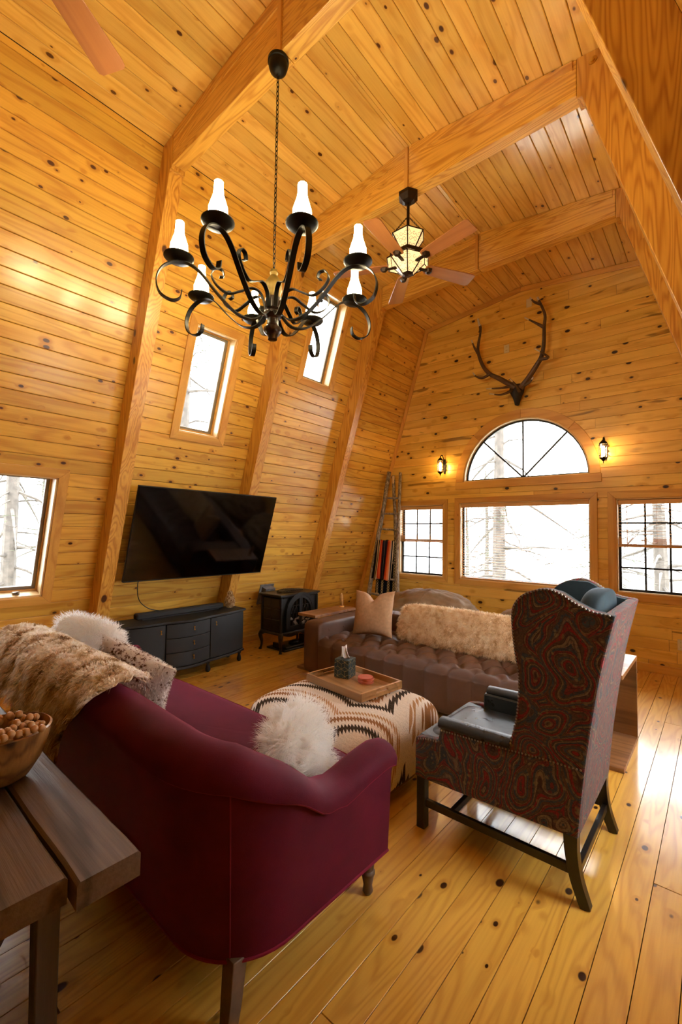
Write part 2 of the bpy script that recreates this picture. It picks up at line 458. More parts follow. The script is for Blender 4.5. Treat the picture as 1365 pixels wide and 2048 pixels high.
# windows in the sloping walls: (Y0, Y1, Z0, Z1) of the opening
WL = [(0.45, 1.29, 0.895, 1.935), (2.28, 2.745, 2.50, 3.515), (3.74, 4.235, 3.395, 4.41)]
HL = [(a, b, zv(c), zv(d)) for a, b, c, d in WL]
WR = [(2.0, 2.86, .895, 1.935), (3.47, 4.33, .895, 1.935)]
HR = [(-b, -a, zv(c), zv(d)) for a, b, c, d in WR]
edges = [YB] + RAFT + [YG]
bays = [(edges[i] + (.06 if i else 0), edges[i + 1] + (.06 if i < len(edges) - 2 else 0)) for i in range(len(edges) - 1)]
baysN = [(-b, -a) for a, b in bays]
me_w = board_mesh('wall_board', BW, PW); me_c = board_mesh('ceiling_board', BW, PC); me_g = board_mesh('gable_board', BW, PG, c=.0026, g=.0009); me_f = board_mesh('floor_board', .1215, PF, c=.0004, g=.0014)

wl = struct('wall_left', 'sloping left wall of knotty pine boards', backing(FL_, YB, YG + .1, -.2, LEN + .1, HL), GAPM, smooth=False)
lay(wl, FL_, me_w, BW, 0, LEN, .005, lambda a, b: bays, lambda a, b: HL)
wr = struct('wall_right', 'sloping right wall of knotty pine boards', backing(FR_, -YG - .1, -YB, -.2, LEN + .1, HR), GAPM, smooth=False)
lay(wr, FR_, me_w, BW, 0, LEN, .005, lambda a, b: baysN, lambda a, b: HR)
CL = KX / CCS
ce = struct('ceiling', 'low pitched ceiling of varnished pine boards', None)
for F, bb in ((FCL, baysN), (FCR, bays)):
    lay(ce, F, me_c, BW, 0, CL, .030, lambda a, b, bb=bb: bb, lambda a, b: [])
cb = backing(FCL, -YG - .1, -YB, -.05, CL + .1, []); cb2 = backing(FCR, YB, YG + .1, -.05, CL + .1, [])
cb.add(cb2.v, cb2.f); cb.build('roof_deck', GAPM, ce, smooth=False)

# gable: three rectangular windows and the half-round one
GW = dict(left=(-3.93, -3.155, .85, 1.94), big=(-2.89, -1.19, .845, 1.95), right=(-.922, -.147, .85, 1.94))
ACX, ACZ, AR, ARO = -2.01, 2.255, .82, .935
def gholes(a, b):
    h = list(GW.values())
    if b > ACZ and a < ACZ + AR:
        hw = math.sqrt(max(0, AR ** 2 - max(0, a - ACZ) ** 2))
        if hw > .01: h.append((ACX - hw, ACX + hw, max(a, ACZ), b + 1))
    return h
gspan = lambda a, b: [(XL + AW * min(a, ZK) - .02, XR - AW * min(a, ZK) + .02)]
gb = MB(); k = 0
while k * .04 < ZA + .06:
    a, b = k * .04, (k + 1) * .04; k += 1
    cs = [gspan(a, b)[0]]
    for h in sorted(gholes(a + .001, b - .001)):
        if h[3] > a + .02 and h[2] < a + .02:
            cs = [q for p in cs for q in ([(p[0], min(p[1], h[0])), (max(p[0], h[1]), p[1])] if h[0] < p[1] and h[1] > p[0] else [p]) if q[1] > q[0] + 1e-4]
    for p, q in cs: gb.box(((p + q) / 2, YG + .083, (a + b) / 2), (q - p, .134, b - a))
wg = struct('wall_back', 'gable end wall of knotty pine boards', gb, GAPM, smooth=False)
lay(wg, FG, me_g, BW, 0, ZA, .01, gspan, gholes, joints=3.6)
wf = MB(); wf.prism([(XL, 0), (XR, 0), (XC + KX, ZK), (XC, ZA), (XC - KX, ZK)], lambda p, q, t: (p, t, q), YB, YB - .08)
struct('wall_front', 'unseen end wall behind the viewer, darkened to cut bounce light', wf, plain('darkened_low_bounce_wall', '#3A2616', rough=.6), smooth=False)  # unseen wall, its dark colour chosen to cut light bouncing back into the room
fl = struct('floor', 'glossy knotty pine plank floor', MB().box((XC, (YB + YG) / 2, -.056), (6.2, YG - YB + .3, .08)), GAPM, smooth=False)
lay(fl, FF, me_f, .1215, -.94, 4.93, .37, lambda a, b: [(YB, YG + .01)], lambda a, b: [], joints=3.8)

# mouldings round the gable and the baseboards
def strip(name, p0, p1, nrm, w, t, mat, lift=0.0):
    p0, p1 = Vector(p0), Vector(p1); d = (p1 - p0).normalized(); nn = Vector(nrm).normalized(); sd = d.cross(nn); b = MB()
    vs = []
    for p in (p0, p1):
        for a, c in ((-.5, 0), (.5, 0), (.5, 1), (-.5, 1)): vs.append(p + sd * (a * w) + nn * (c * t + lift))
    b.add(vs, [(3, 2, 1, 0), (4, 5, 6, 7)] + [(i, (i + 1) % 4, (i + 1) % 4 + 4, i + 4) for i in range(4)])
    return struct(name, None, b, mat, smooth=False, bev=.003)
gn = (0, -1, 0); hw = .03
strip('trim_1', (XL + hw, YG, 0), (XC - KX + hw, YG, ZK - .03), gn, .06, .018, PT)
strip('trim_2', (XR - hw, YG, 0), (XC + KX - hw, YG, ZK - .03), gn, .06, .018, PT)
strip('trim_3', (XC - KX, YG, ZK - .035), (XC, YG, ZA - .035), gn, .065, .02, PTX)
strip('trim_4', (XC + KX, YG, ZK - .035), (XC, YG, ZA - .035), gn, .065, .02, PTX)
strip('baseboard_back', (XL + .03, YG, .045), (XR - .03, YG, .045), gn, .09, .016, PTX)
strip('baseboard_left', Vector(FL_ @ Vector((YB, .045, 0))), Vector(FL_ @ Vector((YG - .02, .045, 0))), (CS, 0, -SN), .09, .014, PTY)
strip('baseboard_right', Vector(FR_ @ Vector((-YG + .02, .045, 0))), Vector(FR_ @ Vector((-YB, .045, 0))), (-CS, 0, -SN), .09, .014, PTY)

# ------------------------------------------------------------------ rafter frames
def rafter(y, label):
    t = thing('rafter_frame', label, 'beam', (XC, y, 0), 0, 'pine rafter frames')
    yf = lambda p, q, s: (p - XC, s, q)
    LB = ZK - .27; tz = 4.47
    def ceil_z(x): return ZA - abs(x - XC) / KX * (ZA - ZK)
    for sg in (-1, 1):
        mx = lambda x: x if sg < 0 else 2 * XC - x
        pb = [(XL + .0, 0), (XL + .2, 0), (XL + .2 + AW * 4.44, 4.44), (-3.325, 4.44), (-3.325, ceil_z(-3.325)), (XC - KX, ZK)]
        MB().prism([(mx(p), q) for p, q in pb], yf, 0, RT_).build('post', PP, t, smooth=False, bev=.004)
        bm = [(-3.322, tz), (XC - .002, tz), (XC - .002, ZA - .001), (-3.322, ceil_z(-3.322) - .001)]
        MB().prism([(mx(p), q) for p, q in bm], yf, .004, RT_ - .004).build('tie_beam', PB, t, smooth=False, bev=.004)
        st = [(-3.30, ceil_z(-3.30) - .07), (XC - .03, ZA - .095), (XC - .03, ZA - .004), (-3.30, ceil_z(-3.30) - .004)]
        MB().prism([(mx(p), q) for p, q in st], yf, -.006, .006).build('cap_strip', PB, t, smooth=False, bev=.002)
    MB().box((-.022, .001, (tz + ZA) / 2 - .002), (.034, .012, ZA - tz - .006)).build('ridge_strip', PT, t, smooth=False, bev=.001)
    return t
RF = [rafter(RAFT[0], 'pine rafter frame above the console table end of the room'),
      rafter(RAFT[1], 'pine rafter frame carrying the wrought iron chandelier'),
      rafter(RAFT[2], 'pine rafter frame carrying the lantern ceiling fan, running behind the television'),
      rafter(RAFT[3], 'pine rafter frame closest to the antlers and gable windows')]
for (x, z) in ((-.612, 4.765), (-.578, 4.64)):
    b = MB(); R = Matrix.Rotation(PI / 2, 3, 'X')
    b.lathe([(.026, 0), (.026, .003), (.019, .004), (.012, .004), (.012, .010), (.0, .012)], 20, rot=R)
    o = b.build('washer', BRASS, RF[2]); o.location = (x - XC, -.0005, z)

# ------------------------------------------------------------------ windows
def mitred(parent, u0, u1, v0, v1, w, t, mats, lift=.0):
    A = [(u0, v0), (u1, v0), (u1, v1), (u0, v1)]; B = [(u0 - w, v0 - w), (u1 + w, v0 - w), (u1 + w, v1 + w), (u0 - w, v1 + w)]
    for i in range(4):
        j = (i + 1) % 4; e = .0006
        MB().prism([A[i], A[j], B[j], B[i]], lambda p, q, s: (p, q, s), lift, lift + t).build('casing_board', mats[i % 2], parent, smooth=False, bev=.0025)
def window(name, label, F, u0, u1, v0, v1, cw, mats, sash='wood', cols=0, rows=0, split=False, crank=False, dep=.125):
    o = struct(name, label); o.matrix_world = F
    mitred(o, u0, u1, v0, v1, cw, .019, mats)
    jm = MB(); jt = .014; d = dep
    for a, b, c, e in ((u0 - .002, u0 + jt, v0, v1), (u1 - jt, u1 + .002, v0, v1), (u0, u1, v0 - .002, v0 + jt), (u0, u1, v1 - jt, v1 + .002)):
        jm.box(((a + b) / 2, (c + e) / 2, -d / 2 + .003), (b - a, e - c, d))
    jm.build('jamb', JAMB, o, smooth=False)
    U0, U1, V0, V1 = u0 + jt, u1 - jt, v0 + jt, v1 - jt
    def sashf(V0, V1, nn, fw, mat):
        s = MB()
        for a, b, c, e in ((U0, U0 + fw, V0, V1), (U1 - fw, U1, V0, V1), (U0 + fw, U1 - fw, V0, V0 + fw), (U0 + fw, U1 - fw, V1 - fw, V1)):
            s.box(((a + b) / 2, (c + e) / 2, nn), (b - a, e - c, .028))
        s.build('sash', mat, o, smooth=False, bev=.002)
        MB().box(((U0 + U1) / 2, (V0 + V1) / 2, nn - .004), (U1 - U0 - 2 * fw + .01, V1 - V0 - 2 * fw + .01, .003)).build('pane', GLASS, o, smooth=False)
        for i in range(1, cols):
            x = lerp(U0 + fw, U1 - fw, i / cols); MB().box((x, (V0 + V1) / 2, nn + .004), (.021, V1 - V0 - 2 * fw, .014)).build('muntin', DARKSASH, o, smooth=False)
        for j in range(1, rows):
            y = lerp(V0 + fw, V1 - fw, j / rows); MB().box(((U0 + U1) / 2, y, nn + .004), (U1 - U0 - 2 * fw, .021, .014)).build('muntin', DARKSASH, o, smooth=False)
    if split:
        vm = (V0 + V1) / 2
        sashf(vm - .012, V1, -.10, .026, DARKSASH); sashf(V0, vm + .012, -.075, .026, DARKSASH)
    elif sash == 'dark': sashf(V0, V1, -.09, .022, DARKSASH)
    else:
        st = MB()
        for a, b, c, e in ((U0, U0 + .012, V0, V1), (U1 - .012, U1, V0, V1), (U0, U1, V0, V0 + .012), (U0, U1, V1 - .012, V1)):
            st.box(((a + b) / 2, (c + e) / 2, -dep + .065), (b - a, e - c, .02))
        st.build('stop', mats[0], o, smooth=False, bev=.002)
        sashf(V0, V1, -dep + .035, .036, SASHG)
    if crank:
        c = MB(); c.box((lerp(u0, u1, .78), v0 + jt + .012, -.045), (.05, .02, .03), ch=.004); c.tube([(lerp(u0, u1, .78), v0 + jt + .02, -.035), (lerp(u0, u1, .78) + .02, v0 + jt + .035, -.02), (lerp(u0, u1, .78) + .015, v0 + jt + .008, -.008)], .006)
        c.build('crank', SASHG, o)
    return o
JAMB = plain('pale_jamb', '#EBCB92', rough=.45, coat=.2)
SASHG = plain('taupe_sash', '#8E8475', rough=.45)
for i, (h, lb, cr) in enumerate(zip(HL, ('low casement window in the left wall beside the console table', 'tall narrow window above the television', 'tall narrow window high above the stove'), (True, False, False))):
    window('window_%d' % (i + 1), lb, FL_, *h, .078, (PTY, PT), crank=cr, dep=.175)
for i, (h, lb) in enumerate(zip(HR, ('low casement window in the right wall beside the wingback chair', 'low casement window in the right wall toward the gable'))):
    window('window_%d' % (i + 8), lb, FR_, *h, .078, (PTY, PT), dep=.175)
window('window_4', 'small divided sash window beside the ladder', FG, *GW['left'], .075, (PTX, PT), cols=3, rows=2, split=True)
window('window_5', 'large picture window under the half round window', FG, *GW['big'], .075, (PTX, PT), sash='dark')
window('window_6', 'small divided sash window behind the wingback chair', FG, *GW['right'], .085, (PTX, PT), cols=3, rows=2, split=True)
# half-round window
wa = struct('window_7', 'half round fanlight window with sunburst bars'); wa.matrix_world = FG @ Matrix.Translation((ACX, ACZ, 0))
def arc_ring(r0, r1, n0, n1, a0, a1, n=24):
    b = MB(); vs = []; fs = []
    for i in range(n + 1):
        a = lerp(a0, a1, i / n); c, s = math.cos(a), math.sin(a)
        for r, z in ((r0, n0), (r1, n0), (r1, n1), (r0, n1)): vs.append((r * c, r * s, z))
    for i in range(n):
        for k in range(4): fs.append((i * 4 + k, i * 4 + (k + 1) % 4, i * 4 + 4 + (k + 1) % 4, i * 4 + 4 + k))
    fs += [(3, 2, 1, 0), tuple(n * 4 + k for k in range(4))]
    return b.add(vs, fs)
for k in range(4):
    arc_ring(AR, ARO, 0, .019, PI * k / 4 + .001, PI * (k + 1) / 4 - .001).build('casing_segment', PTX, wa, ang=30, bev=.0025)
MB().box((0, -.052, .0095), (2 * ARO + .02, .102, .019)).build('casing_board', PTX, wa, smooth=False, bev=.0025)
j = arc_ring(AR - .014, AR + .002, .002, -.125, 0, PI); j.build('jamb', JAMB, wa, ang=30)
MB().box((0, .006, -.06), (2 * AR - .02, .014, .125)).build('jamb', JAMB, wa, smooth=False)
arc_ring(AR - .036, AR - .014, -.075, -.10, 0, PI).build('sash', DARKSASH, wa, ang=30)
MB().box((0, .024, -.088), (2 * AR - .05, .022, .026)).build('sash', DARKSASH, wa, smooth=False)
pl = MB(); n = 40; pl.prism([((AR - .03) * math.cos(PI * i / n), .02 + (AR - .05) * math.sin(PI * i / n)) for i in range(n + 1)], lambda p, q, s: (p, q, s), -.090, -.093); pl.build('pane', GLASS, wa, smooth=False)
for a in (PI / 4, PI / 2, 3 * PI / 4):
    R = Matrix.Rotation(a, 3, 'Z'); MB().box(R @ Vector((.40, 0, -.084)) + Vector((0, .02, 0)), (.78, .023, .014), R).build('muntin', DARKSASH, wa, smooth=False)

# ------------------------------------------------------------------ blinds
BLIND = plain('honey_blind_wood', '#D9A768', rough=.5)
def blind(label, u0, u1, vtop, vbot, stack):
    t = thing('window_blind', label, 'blind', (0, YG, 0)); y = .030
    MB().box(((u0 + u1) / 2, y, vtop - .025), (u1 - u0, .05, .05), ch=.004).build('headrail', BLIND, t, smooth=False)
    s = MB(); pitch = .036; v = vtop - .07
    while v > vbot + .015 + stack:
        s.box(((u0 + u1) / 2, y, v), (u1 - u0 - .01, .044, .0042), Matrix.Rotation(rad(2), 3, 'X')); v -= pitch
    o = s.build('slats', BLIND, t, smooth=False); o['kind'] = 'stuff'
    if stack > .03:
        k = MB(); n = int(stack / .008)
        for i in range(n): k.box(((u0 + u1) / 2, y, vbot + .02 + i * .008), (u1 - u0 - .01, .046, .0055))
        k.build('stacked_slats', BLIND, t, smooth=False)
    MB().box(((u0 + u1) / 2, y, vbot + .008), (u1 - u0 - .006, .05, .016), ch=.003).build('bottom_rail', BLIND, t, smooth=False)
    for q in (.12, .5, .88): MB().tube([(lerp(u0, u1, q), y - .023, vtop - .05), (lerp(u0, u1, q), y - .023, vbot + .01)], .0012, 5).build('ladder_cord', BLIND, t)
    MB().tube([(u0 + .09, y - .035, vtop - .06), (u0 + .09, y - .037, vtop - .62)], .004, 6).build('wand', BLIND, t)
    return t
e = .018
blind('raised honey wood blind over the small sash window beside the ladder', GW['left'][0] + e, GW['left'][1] - e, 1.92, 1.365, .095)
blind('fully lowered open-slat wood blind on the large picture window', GW['big'][0] + e, GW['big'][1] - e, 1.935, .862, .0)
blind('raised honey wood blind over the small sash window behind the wingback chair', GW['right'][0] + e, GW['right'][1] - e, 1.92, 1.375, .095)

# ================================================================== OUTSIDE
GROUND = plain('frosty_ground', '#B9B6A6', rough=.9, noise=.25, nscale=1.5)
gr = MB(); gn_ = vnoise(3)
gr.grid(lambda u, v: (lerp(-60, 40, u), lerp(-40, 70, v), -1.2 + .5 * gn_(u * 9, v * 9) - .05 * max(0, lerp(-60, 40, u) * -1 - 6) - .04 * max(0, lerp(-40, 70, v) - 8)), 50, 50)
g0 = gr.build('ground', GROUND); g0['kind'] = 'structure'
BARK_O = plain('pine_bark_outside', '#4A443E', rough=.9, noise=.35, nscale=8)
NEEDLE = plain('pine_needles', '#4E5644', rough=.8, noise=.3, nscale=3)
def tree_mesh(seed, h, bare):
    r = random.Random(seed); tr = MB(); lf = MB(); R0 = .16 + .05 * r.random()
    bend = [r.uniform(-.12, .12) for _ in range(4)]
    cx = lambda z: bend[0] * math.sin(z * .5 + bend[1] * 9); cyf = lambda z: bend[2] * math.sin(z * .45 + bend[3] * 9)
    tr.tube([(cx(z), cyf(z), z) for z in np.linspace(-.5, h, 12)], [R0 * (1 - .82 * i / 11) for i in range(12)], 9)
    nb = int(h * (7.5 if bare else 7.0))
    for i in range(nb):
        z = lerp(.5 if bare else 1.0, h * .98, (i + r.random()) / nb); a = r.uniform(0, 2 * PI); L = (1.0 + 1.5 * r.random()) * (1.15 - z / h)
        d = Vector((math.cos(a), math.sin(a), 0)); p0 = Vector((cx(z), cyf(z), z)); dr = r.uniform(-.45, .25)
        pts = [p0 + d * (L * q) + Vector((0, 0, dr * L * q - .25 * L * q * q + r.uniform(-.04, .04))) for q in (0, .25, .5, .75, 1)]
        tr.tube(pts, [.032 * L * .8, .024 * L * .8, .017 * L * .8, .011 * L * .8, .004], 5, cap=False)
        for q in range(3 if bare else 4):
            k = r.randint(1, 4); s = r.choice((-1, 1)); e = pts[k] + (d * .5 + Vector((-d.y, d.x, 0)) * s * .7 + Vector((0, 0, r.uniform(-.3, .3)))) * (.35 * L)
            tr.tube([pts[k], (pts[k] + e) / 2 + Vector((0, 0, .03)), e], [.009, .006, .003], 4, cap=False)
            if not bare or r.random() < .35:
                for m in range(14 if not bare else 8):
                    c = e + Vector((r.gauss(0, .16), r.gauss(0, .16), r.gauss(0, .09))); w = Vector((r.gauss(0, 1), r.gauss(0, 1), r.gauss(0, .6))).normalized(); s2 = w.orthogonal().normalized()
                    lf.add([c - s2 * .012, c + s2 * .012, c + w * .16], [(0, 1, 2)])
    return tr.mesh('trunk', BARK_O), lf.mesh('needles', NEEDLE, smooth=False)
TM = [tree_mesh(11, 11, True), tree_mesh(12, 9, True), tree_mesh(13, 8, False), tree_mesh(14, 10, False)]
rt = random.Random(5)
def put_tree(x, y, k, lab, z=-1.4, s=1.0):
    t = thing('pine_tree', lab, 'tree', (x, y, z), rt.uniform(0, 6.28), 'pines outside the windows'); t.scale = (s, s, s)
    link_mesh('trunk', TM[k][0], t)
    if len(TM[k][1].vertices): n_ = link_mesh('needles', TM[k][1], t); n_['kind'] = 'stuff'
spots = [(-4.04, 10.6), (-12.2, 2.75), (-9.2, 5.2), (-1.05, 12.2)]
put_tree(-4.04, 10.6, 0, 'bare limbed pine trunk standing close outside the picture window', s=1.05)
put_tree(-12.2, 2.75, 0, 'bare limbed pine close outside the low casement window', s=1.0)
put_tree(-9.2, 5.2, 0, 'pine trunk outside the tall narrow window above the television', s=1.1)
put_tree(-1.05, 12.2, 1, 'pine trunk seen through the sash window behind the wingback chair', s=1.0)
for i in range(90):
    if i < 55: x, y = rt.uniform(-16, 8), rt.uniform(12.5, 26)
    else: x, y = rt.uniform(-24, -11), rt.uniform(-6, 14)
    if any((x - a) ** 2 + (y - b) ** 2 < 17 for a, b in spots): continue
    k = rt.choice((0, 1, 2, 2, 3, 3)); spots.append((x, y))
    lab = ('hazy bare limbed pine' if k < 2 else 'hazy pine thick with needles') + (' in the woods beyond the gable windows' if i < 55 else ' in the woods outside the left wall windows')
    put_tree(x, y, k, lab, z=-2.0 - .03 * y, s=rt.uniform(.7, 1.15))

# ================================================================== CHANDELIER
CHIM = emit('lit_frosted_chimney', (1.0, .82, .47), CHIMNEY_E)
BRONZE = plain('aged_bronze', '#6A5420', rough=.5, metal=.6, noise=.3)
DKWOOD = plain('dark_turned_wood', '#2E1608', rough=.35, noise=.35, coat=.3)
def chandelier():
    ax, ay = -2.06, 1.735; zr = 3.04
    t = thing('chandelier', 'wrought iron chandelier with eight glowing glass chimneys', 'chandelier', (ax, ay, 0))
    MB().lathe([(.012, 4.372), (.03, 4.378), (.052, 4.40), (.060, 4.425), (.060, 4.448), (.066, 4.452), (.066, 4.470)], 24).build('canopy', IRON, t)
    ch = MB(); z = 4.385; k = 0
    while z > 3.10:
        pts = []
        for i in range(9):
            a = 2 * PI * i / 8; x, zz = .008 * math.cos(a), .019 * math.sin(a); pts.append((x, 0, z - .016 + zz) if k % 2 else (0, x, z - .016 + zz))
        ch.tube(pts, .0028, 5, cap=False); z -= .030; k += 1
    ch.build('chain', IRON, t)
    MB().lathe([(.006, 3.115), (.02, 3.11), (.026, 3.09), (.02, 3.075), (.03, 3.06), (.05, 3.03), (.054, 2.985), (.044, 2.955), (.046, 2.93)], 20).build('finial', BRONZE, t)
    MB().lathe([(.046, 2.93), (.05, 2.90), (.05, 2.86), (.036, 2.845), (.058, 2.838), (.06, 2.824), (.052, 2.812), (.036, 2.80), (.034, 2.765), (.042, 2.752), (.054, 2.742), (.055, 2.722), (.044, 2.705), (.030, 2.698), (.028, 2.672), (.0, 2.668)], 20).build('turned_body', DKWOOD, t)
    arm_rz = curve([(.045, 0, 2.84), (.12, 0, 2.775), (.22, 0, 2.79), (.33, 0, 2.88), (.43, 0, 2.985), (.50, 0, 3.022), (.57, 0, 3.015), (.635, 0, 2.97), (.665, 0, 2.895), (.645, 0, 2.82), (.585, 0, 2.79), (.54, 0, 2.81), (.53, 0, 2.855)], 5)
    inn_rz = curve([(.05, 0, 2.86), (.075, 0, 2.94), (.13, 0, 2.965), (.20, 0, 2.93), (.27, 0, 2.90), (.335, 0, 2.93), (.37, 0, 2.985), (.35, 0, 3.03), (.31, 0, 3.03), (.30, 0, 2.995), (.325, 0, 2.985)], 5)
    for i in range(8):
        a = rad(19 + 45 * i); R = Matrix.Rotation(a, 3, 'Z'); sd = R @ Vector((0, 1, 0))
        arm = MB().ribbon([R @ p for p in arm_rz], .031, .006, sd).build('arm', IRON, t, ang=50)
        MB().ribbon([R @ p for p in inn_rz], .026, .005, sd).build('scroll', IRON, arm, ang=50)
        c = R @ Vector((.55, 0, 0))
        MB().lathe([(.0, 3.022), (.03, 3.023), (.07, 3.030), (.083, 3.042), (.083, 3.047), (.068, 3.040), (.03, 3.036), (.03, 3.052), (.0, 3.052)], 24, c).build('drip_pan', IRON, t)
        MB().lathe([(.030, 3.046), (.042, 3.062), (.049, 3.088), (.047, 3.118), (.037, 3.15), (.027, 3.182), (.0235, 3.215), (.0235, 3.250), (.0225, 3.250), (.0225, 3.2), (.035, 3.15), (.045, 3.10)], 16, c, cap=False).build('glass_chimney', CHIM, t)
    return t
chandelier()

# ================================================================== CEILING FANS
FANW = pine('fan_blade_wood', 0, '#A86E3E', '#7E4A26', '#4A2410', rough=.32, coat=.5, kscale=1.5, kthr=.03, kdens=.1, rings=34, useobj=True)
FBRZ = plain('dark_fan_bronze', '#2A1C12', rough=.4, metal=.7, noise=.3)
PANEL = emit('amber_lantern_panel', (1.0, .66, .30), FAN_E, base=(.8, .6, .35))
def spiral(c, r, turns, sg, flip=1):
    return [(c[0] + flip * r * (1 - .75 * k / 18) * math.cos(sg * turns * 2 * PI * k / 18), c[1] + r * (1 - .75 * k / 18) * math.sin(sg * turns * 2 * PI * k / 18)) for k in range(19)]
def fan(label, x, y, zb, a0, lit=True):
    t = thing('ceiling_fan', label, 'ceiling fan', (x, y, 0), 0)
    MB().lathe([(.03, 4.385), (.06, 4.400), (.092, 4.438), (.092, 4.468)], 6).build('canopy', FBRZ, t, ang=20)
    MB().lathe([(.013, 4.39), (.013, 3.98)], 12).build('downrod', FBRZ, t)
    z0 = zb + .25
    # upper lantern, collar, lower bowl: six sided
    def hexz(prof, name, mat, ph=0): return MB().lathe(prof, 6, phase=ph, cap=False).build(name, mat, t, ang=15)
    up = [(.150, z0), (.070, zb + .125)]; lo = [(.165, zb + .045), (.05, zb - .085)]
    sk = [(.115, zb + .085), (.200, zb + .015)]
    hexz(up, 'upper_lantern', PANEL); hexz(lo, 'lower_lantern', PANEL); hexz(sk, 'skirt_panel', PANEL)
    MB().lathe([(.0, zb + .125), (.072, zb + .125), (.12, zb + .085), (.17, zb + .075), (.175, zb + .045), (.16, zb + .04), (.0, zb + .04)], 6).build('motor_housing', FBRZ, t, ang=15)
    MB().lathe([(.0, zb - .105), (.03, zb - .10), (.052, zb - .085), (.05, zb - .075), (.0, zb - .07)], 6).build('bottom_cap', FBRZ, t, ang=15)
    fr = MB(); fil = MB()
    for k in range(6):
        a, b = 2 * PI * k / 6, 2 * PI * (k + 1) / 6
        for pr in (up, lo, sk):
            q = [(Vector((r * math.cos(w), r * math.sin(w), z))) for w in (a, b) for r, z in pr]
            fr.tube([q[0], q[1]], .0055, 6); fr.tube([q[0], q[2]], .005, 6); fr.tube([q[1], q[3]], .004, 6)
            mid = (q[0] + q[2]) / 2; dn = ((q[1] + q[3]) / 2 - mid); sx = (q[2] - q[0]).normalized(); h = dn.length; dn.normalize(); nn = sx.cross(dn); nn = nn if nn.dot(mid) > 0 else -nn
            for (u, v, r_, tn, sg, fl) in ((-.30, .28, .022, 1.2, 1, 1), (.30, .28, .022, 1.2, 1, -1), (-.13, .58, .020, 1.1, -1, 1), (.13, .58, .020, 1.1, -1, -1), (0, .25, .016, 1.0, 1, 1), (-.10, .84, .014, 1.0, 1, 1), (.10, .84, .014, 1.0, 1, -1), (-.42, .10, .012, 1, 1, 1), (.42, .10, .012, 1, 1, -1)):
                w = (q[2] - q[0]).length
                fil.tube([mid + sx * (px) + dn * (py) + nn * .003 for px, py in spiral((u * w, v * h), r_, tn, sg, fl)], .0042, 4, cap=False)
    fr.build('lantern_frame', FBRZ, t); f = fil.build('filigree', FBRZ, t)
    for k in range(3):
        a = 2 * PI * k / 3 + .25; p0 = Vector((.012 * math.cos(a), .012 * math.sin(a), z0 + .17)); p1 = Vector((.14 * math.cos(a), .14 * math.sin(a), z0)); c = MB(); n = 13
        sd = (p1 - p0).normalized(); o1 = sd.orthogonal().normalized(); o2 = sd.cross(o1)
        for i in range(n):
            m = p0.lerp(p1, (i + .5) / n); o = o1 if i % 2 else o2
            c.tube([m + sd * (.011 * math.cos(2 * PI * j / 6)) + o * (.006 * math.sin(2 * PI * j / 6)) for j in range(7)], .0022, 4, cap=False)
        c.build('support_chain', FBRZ, t)
    # blade outline in local x (radius)
    for k in range(5):
        a = rad(a0 + 72 * k); R4 = Matrix.Rotation(a, 4, 'Z') @ Matrix.Translation((0, 0, zb)) @ Matrix.Rotation(rad(-9), 4, 'X')
        w0, w1 = .056, .074; o = [(.17, -w0 * .55), (.18, -w0 * .85), (.21, -w0), (.62, -w1), (.648, -w1 + .004), (.66, -w1 + .018), (.66, w1 - .018), (.648, w1 - .004), (.62, w1), (.21, w0), (.18, w0 * .85), (.17, w0 * .55)]
        bl = MB().prism(o, lambda p, q, s: (p, q, s), -.004, .004).build('blade', FANW, t, smooth=False, bev=.0015); bl.matrix_basis = R4
        br = MB(); br.box((.135, 0, -.012), (.11, .03, .012), ch=.003); br.lathe([(.0, -.034), (.022, -.030), (.036, -.008), (.036, -.004)], 6, (.208, 0, 0)); br.tube([(.07, 0, .02), (.11, 0, -.005), (.15, 0, -.012)], .011, 6)
        o = br.build('blade_bracket', FBRZ, t, ang=20); o.matrix_basis = R4
    return t
fan('ceiling fan with six sided amber lantern hanging beside the chandelier', -2.02, 3.205, 3.835, -11)
fan('ceiling fan whose single brown blade shows above the console table end', -1.93, .285, 3.80, 121.5)

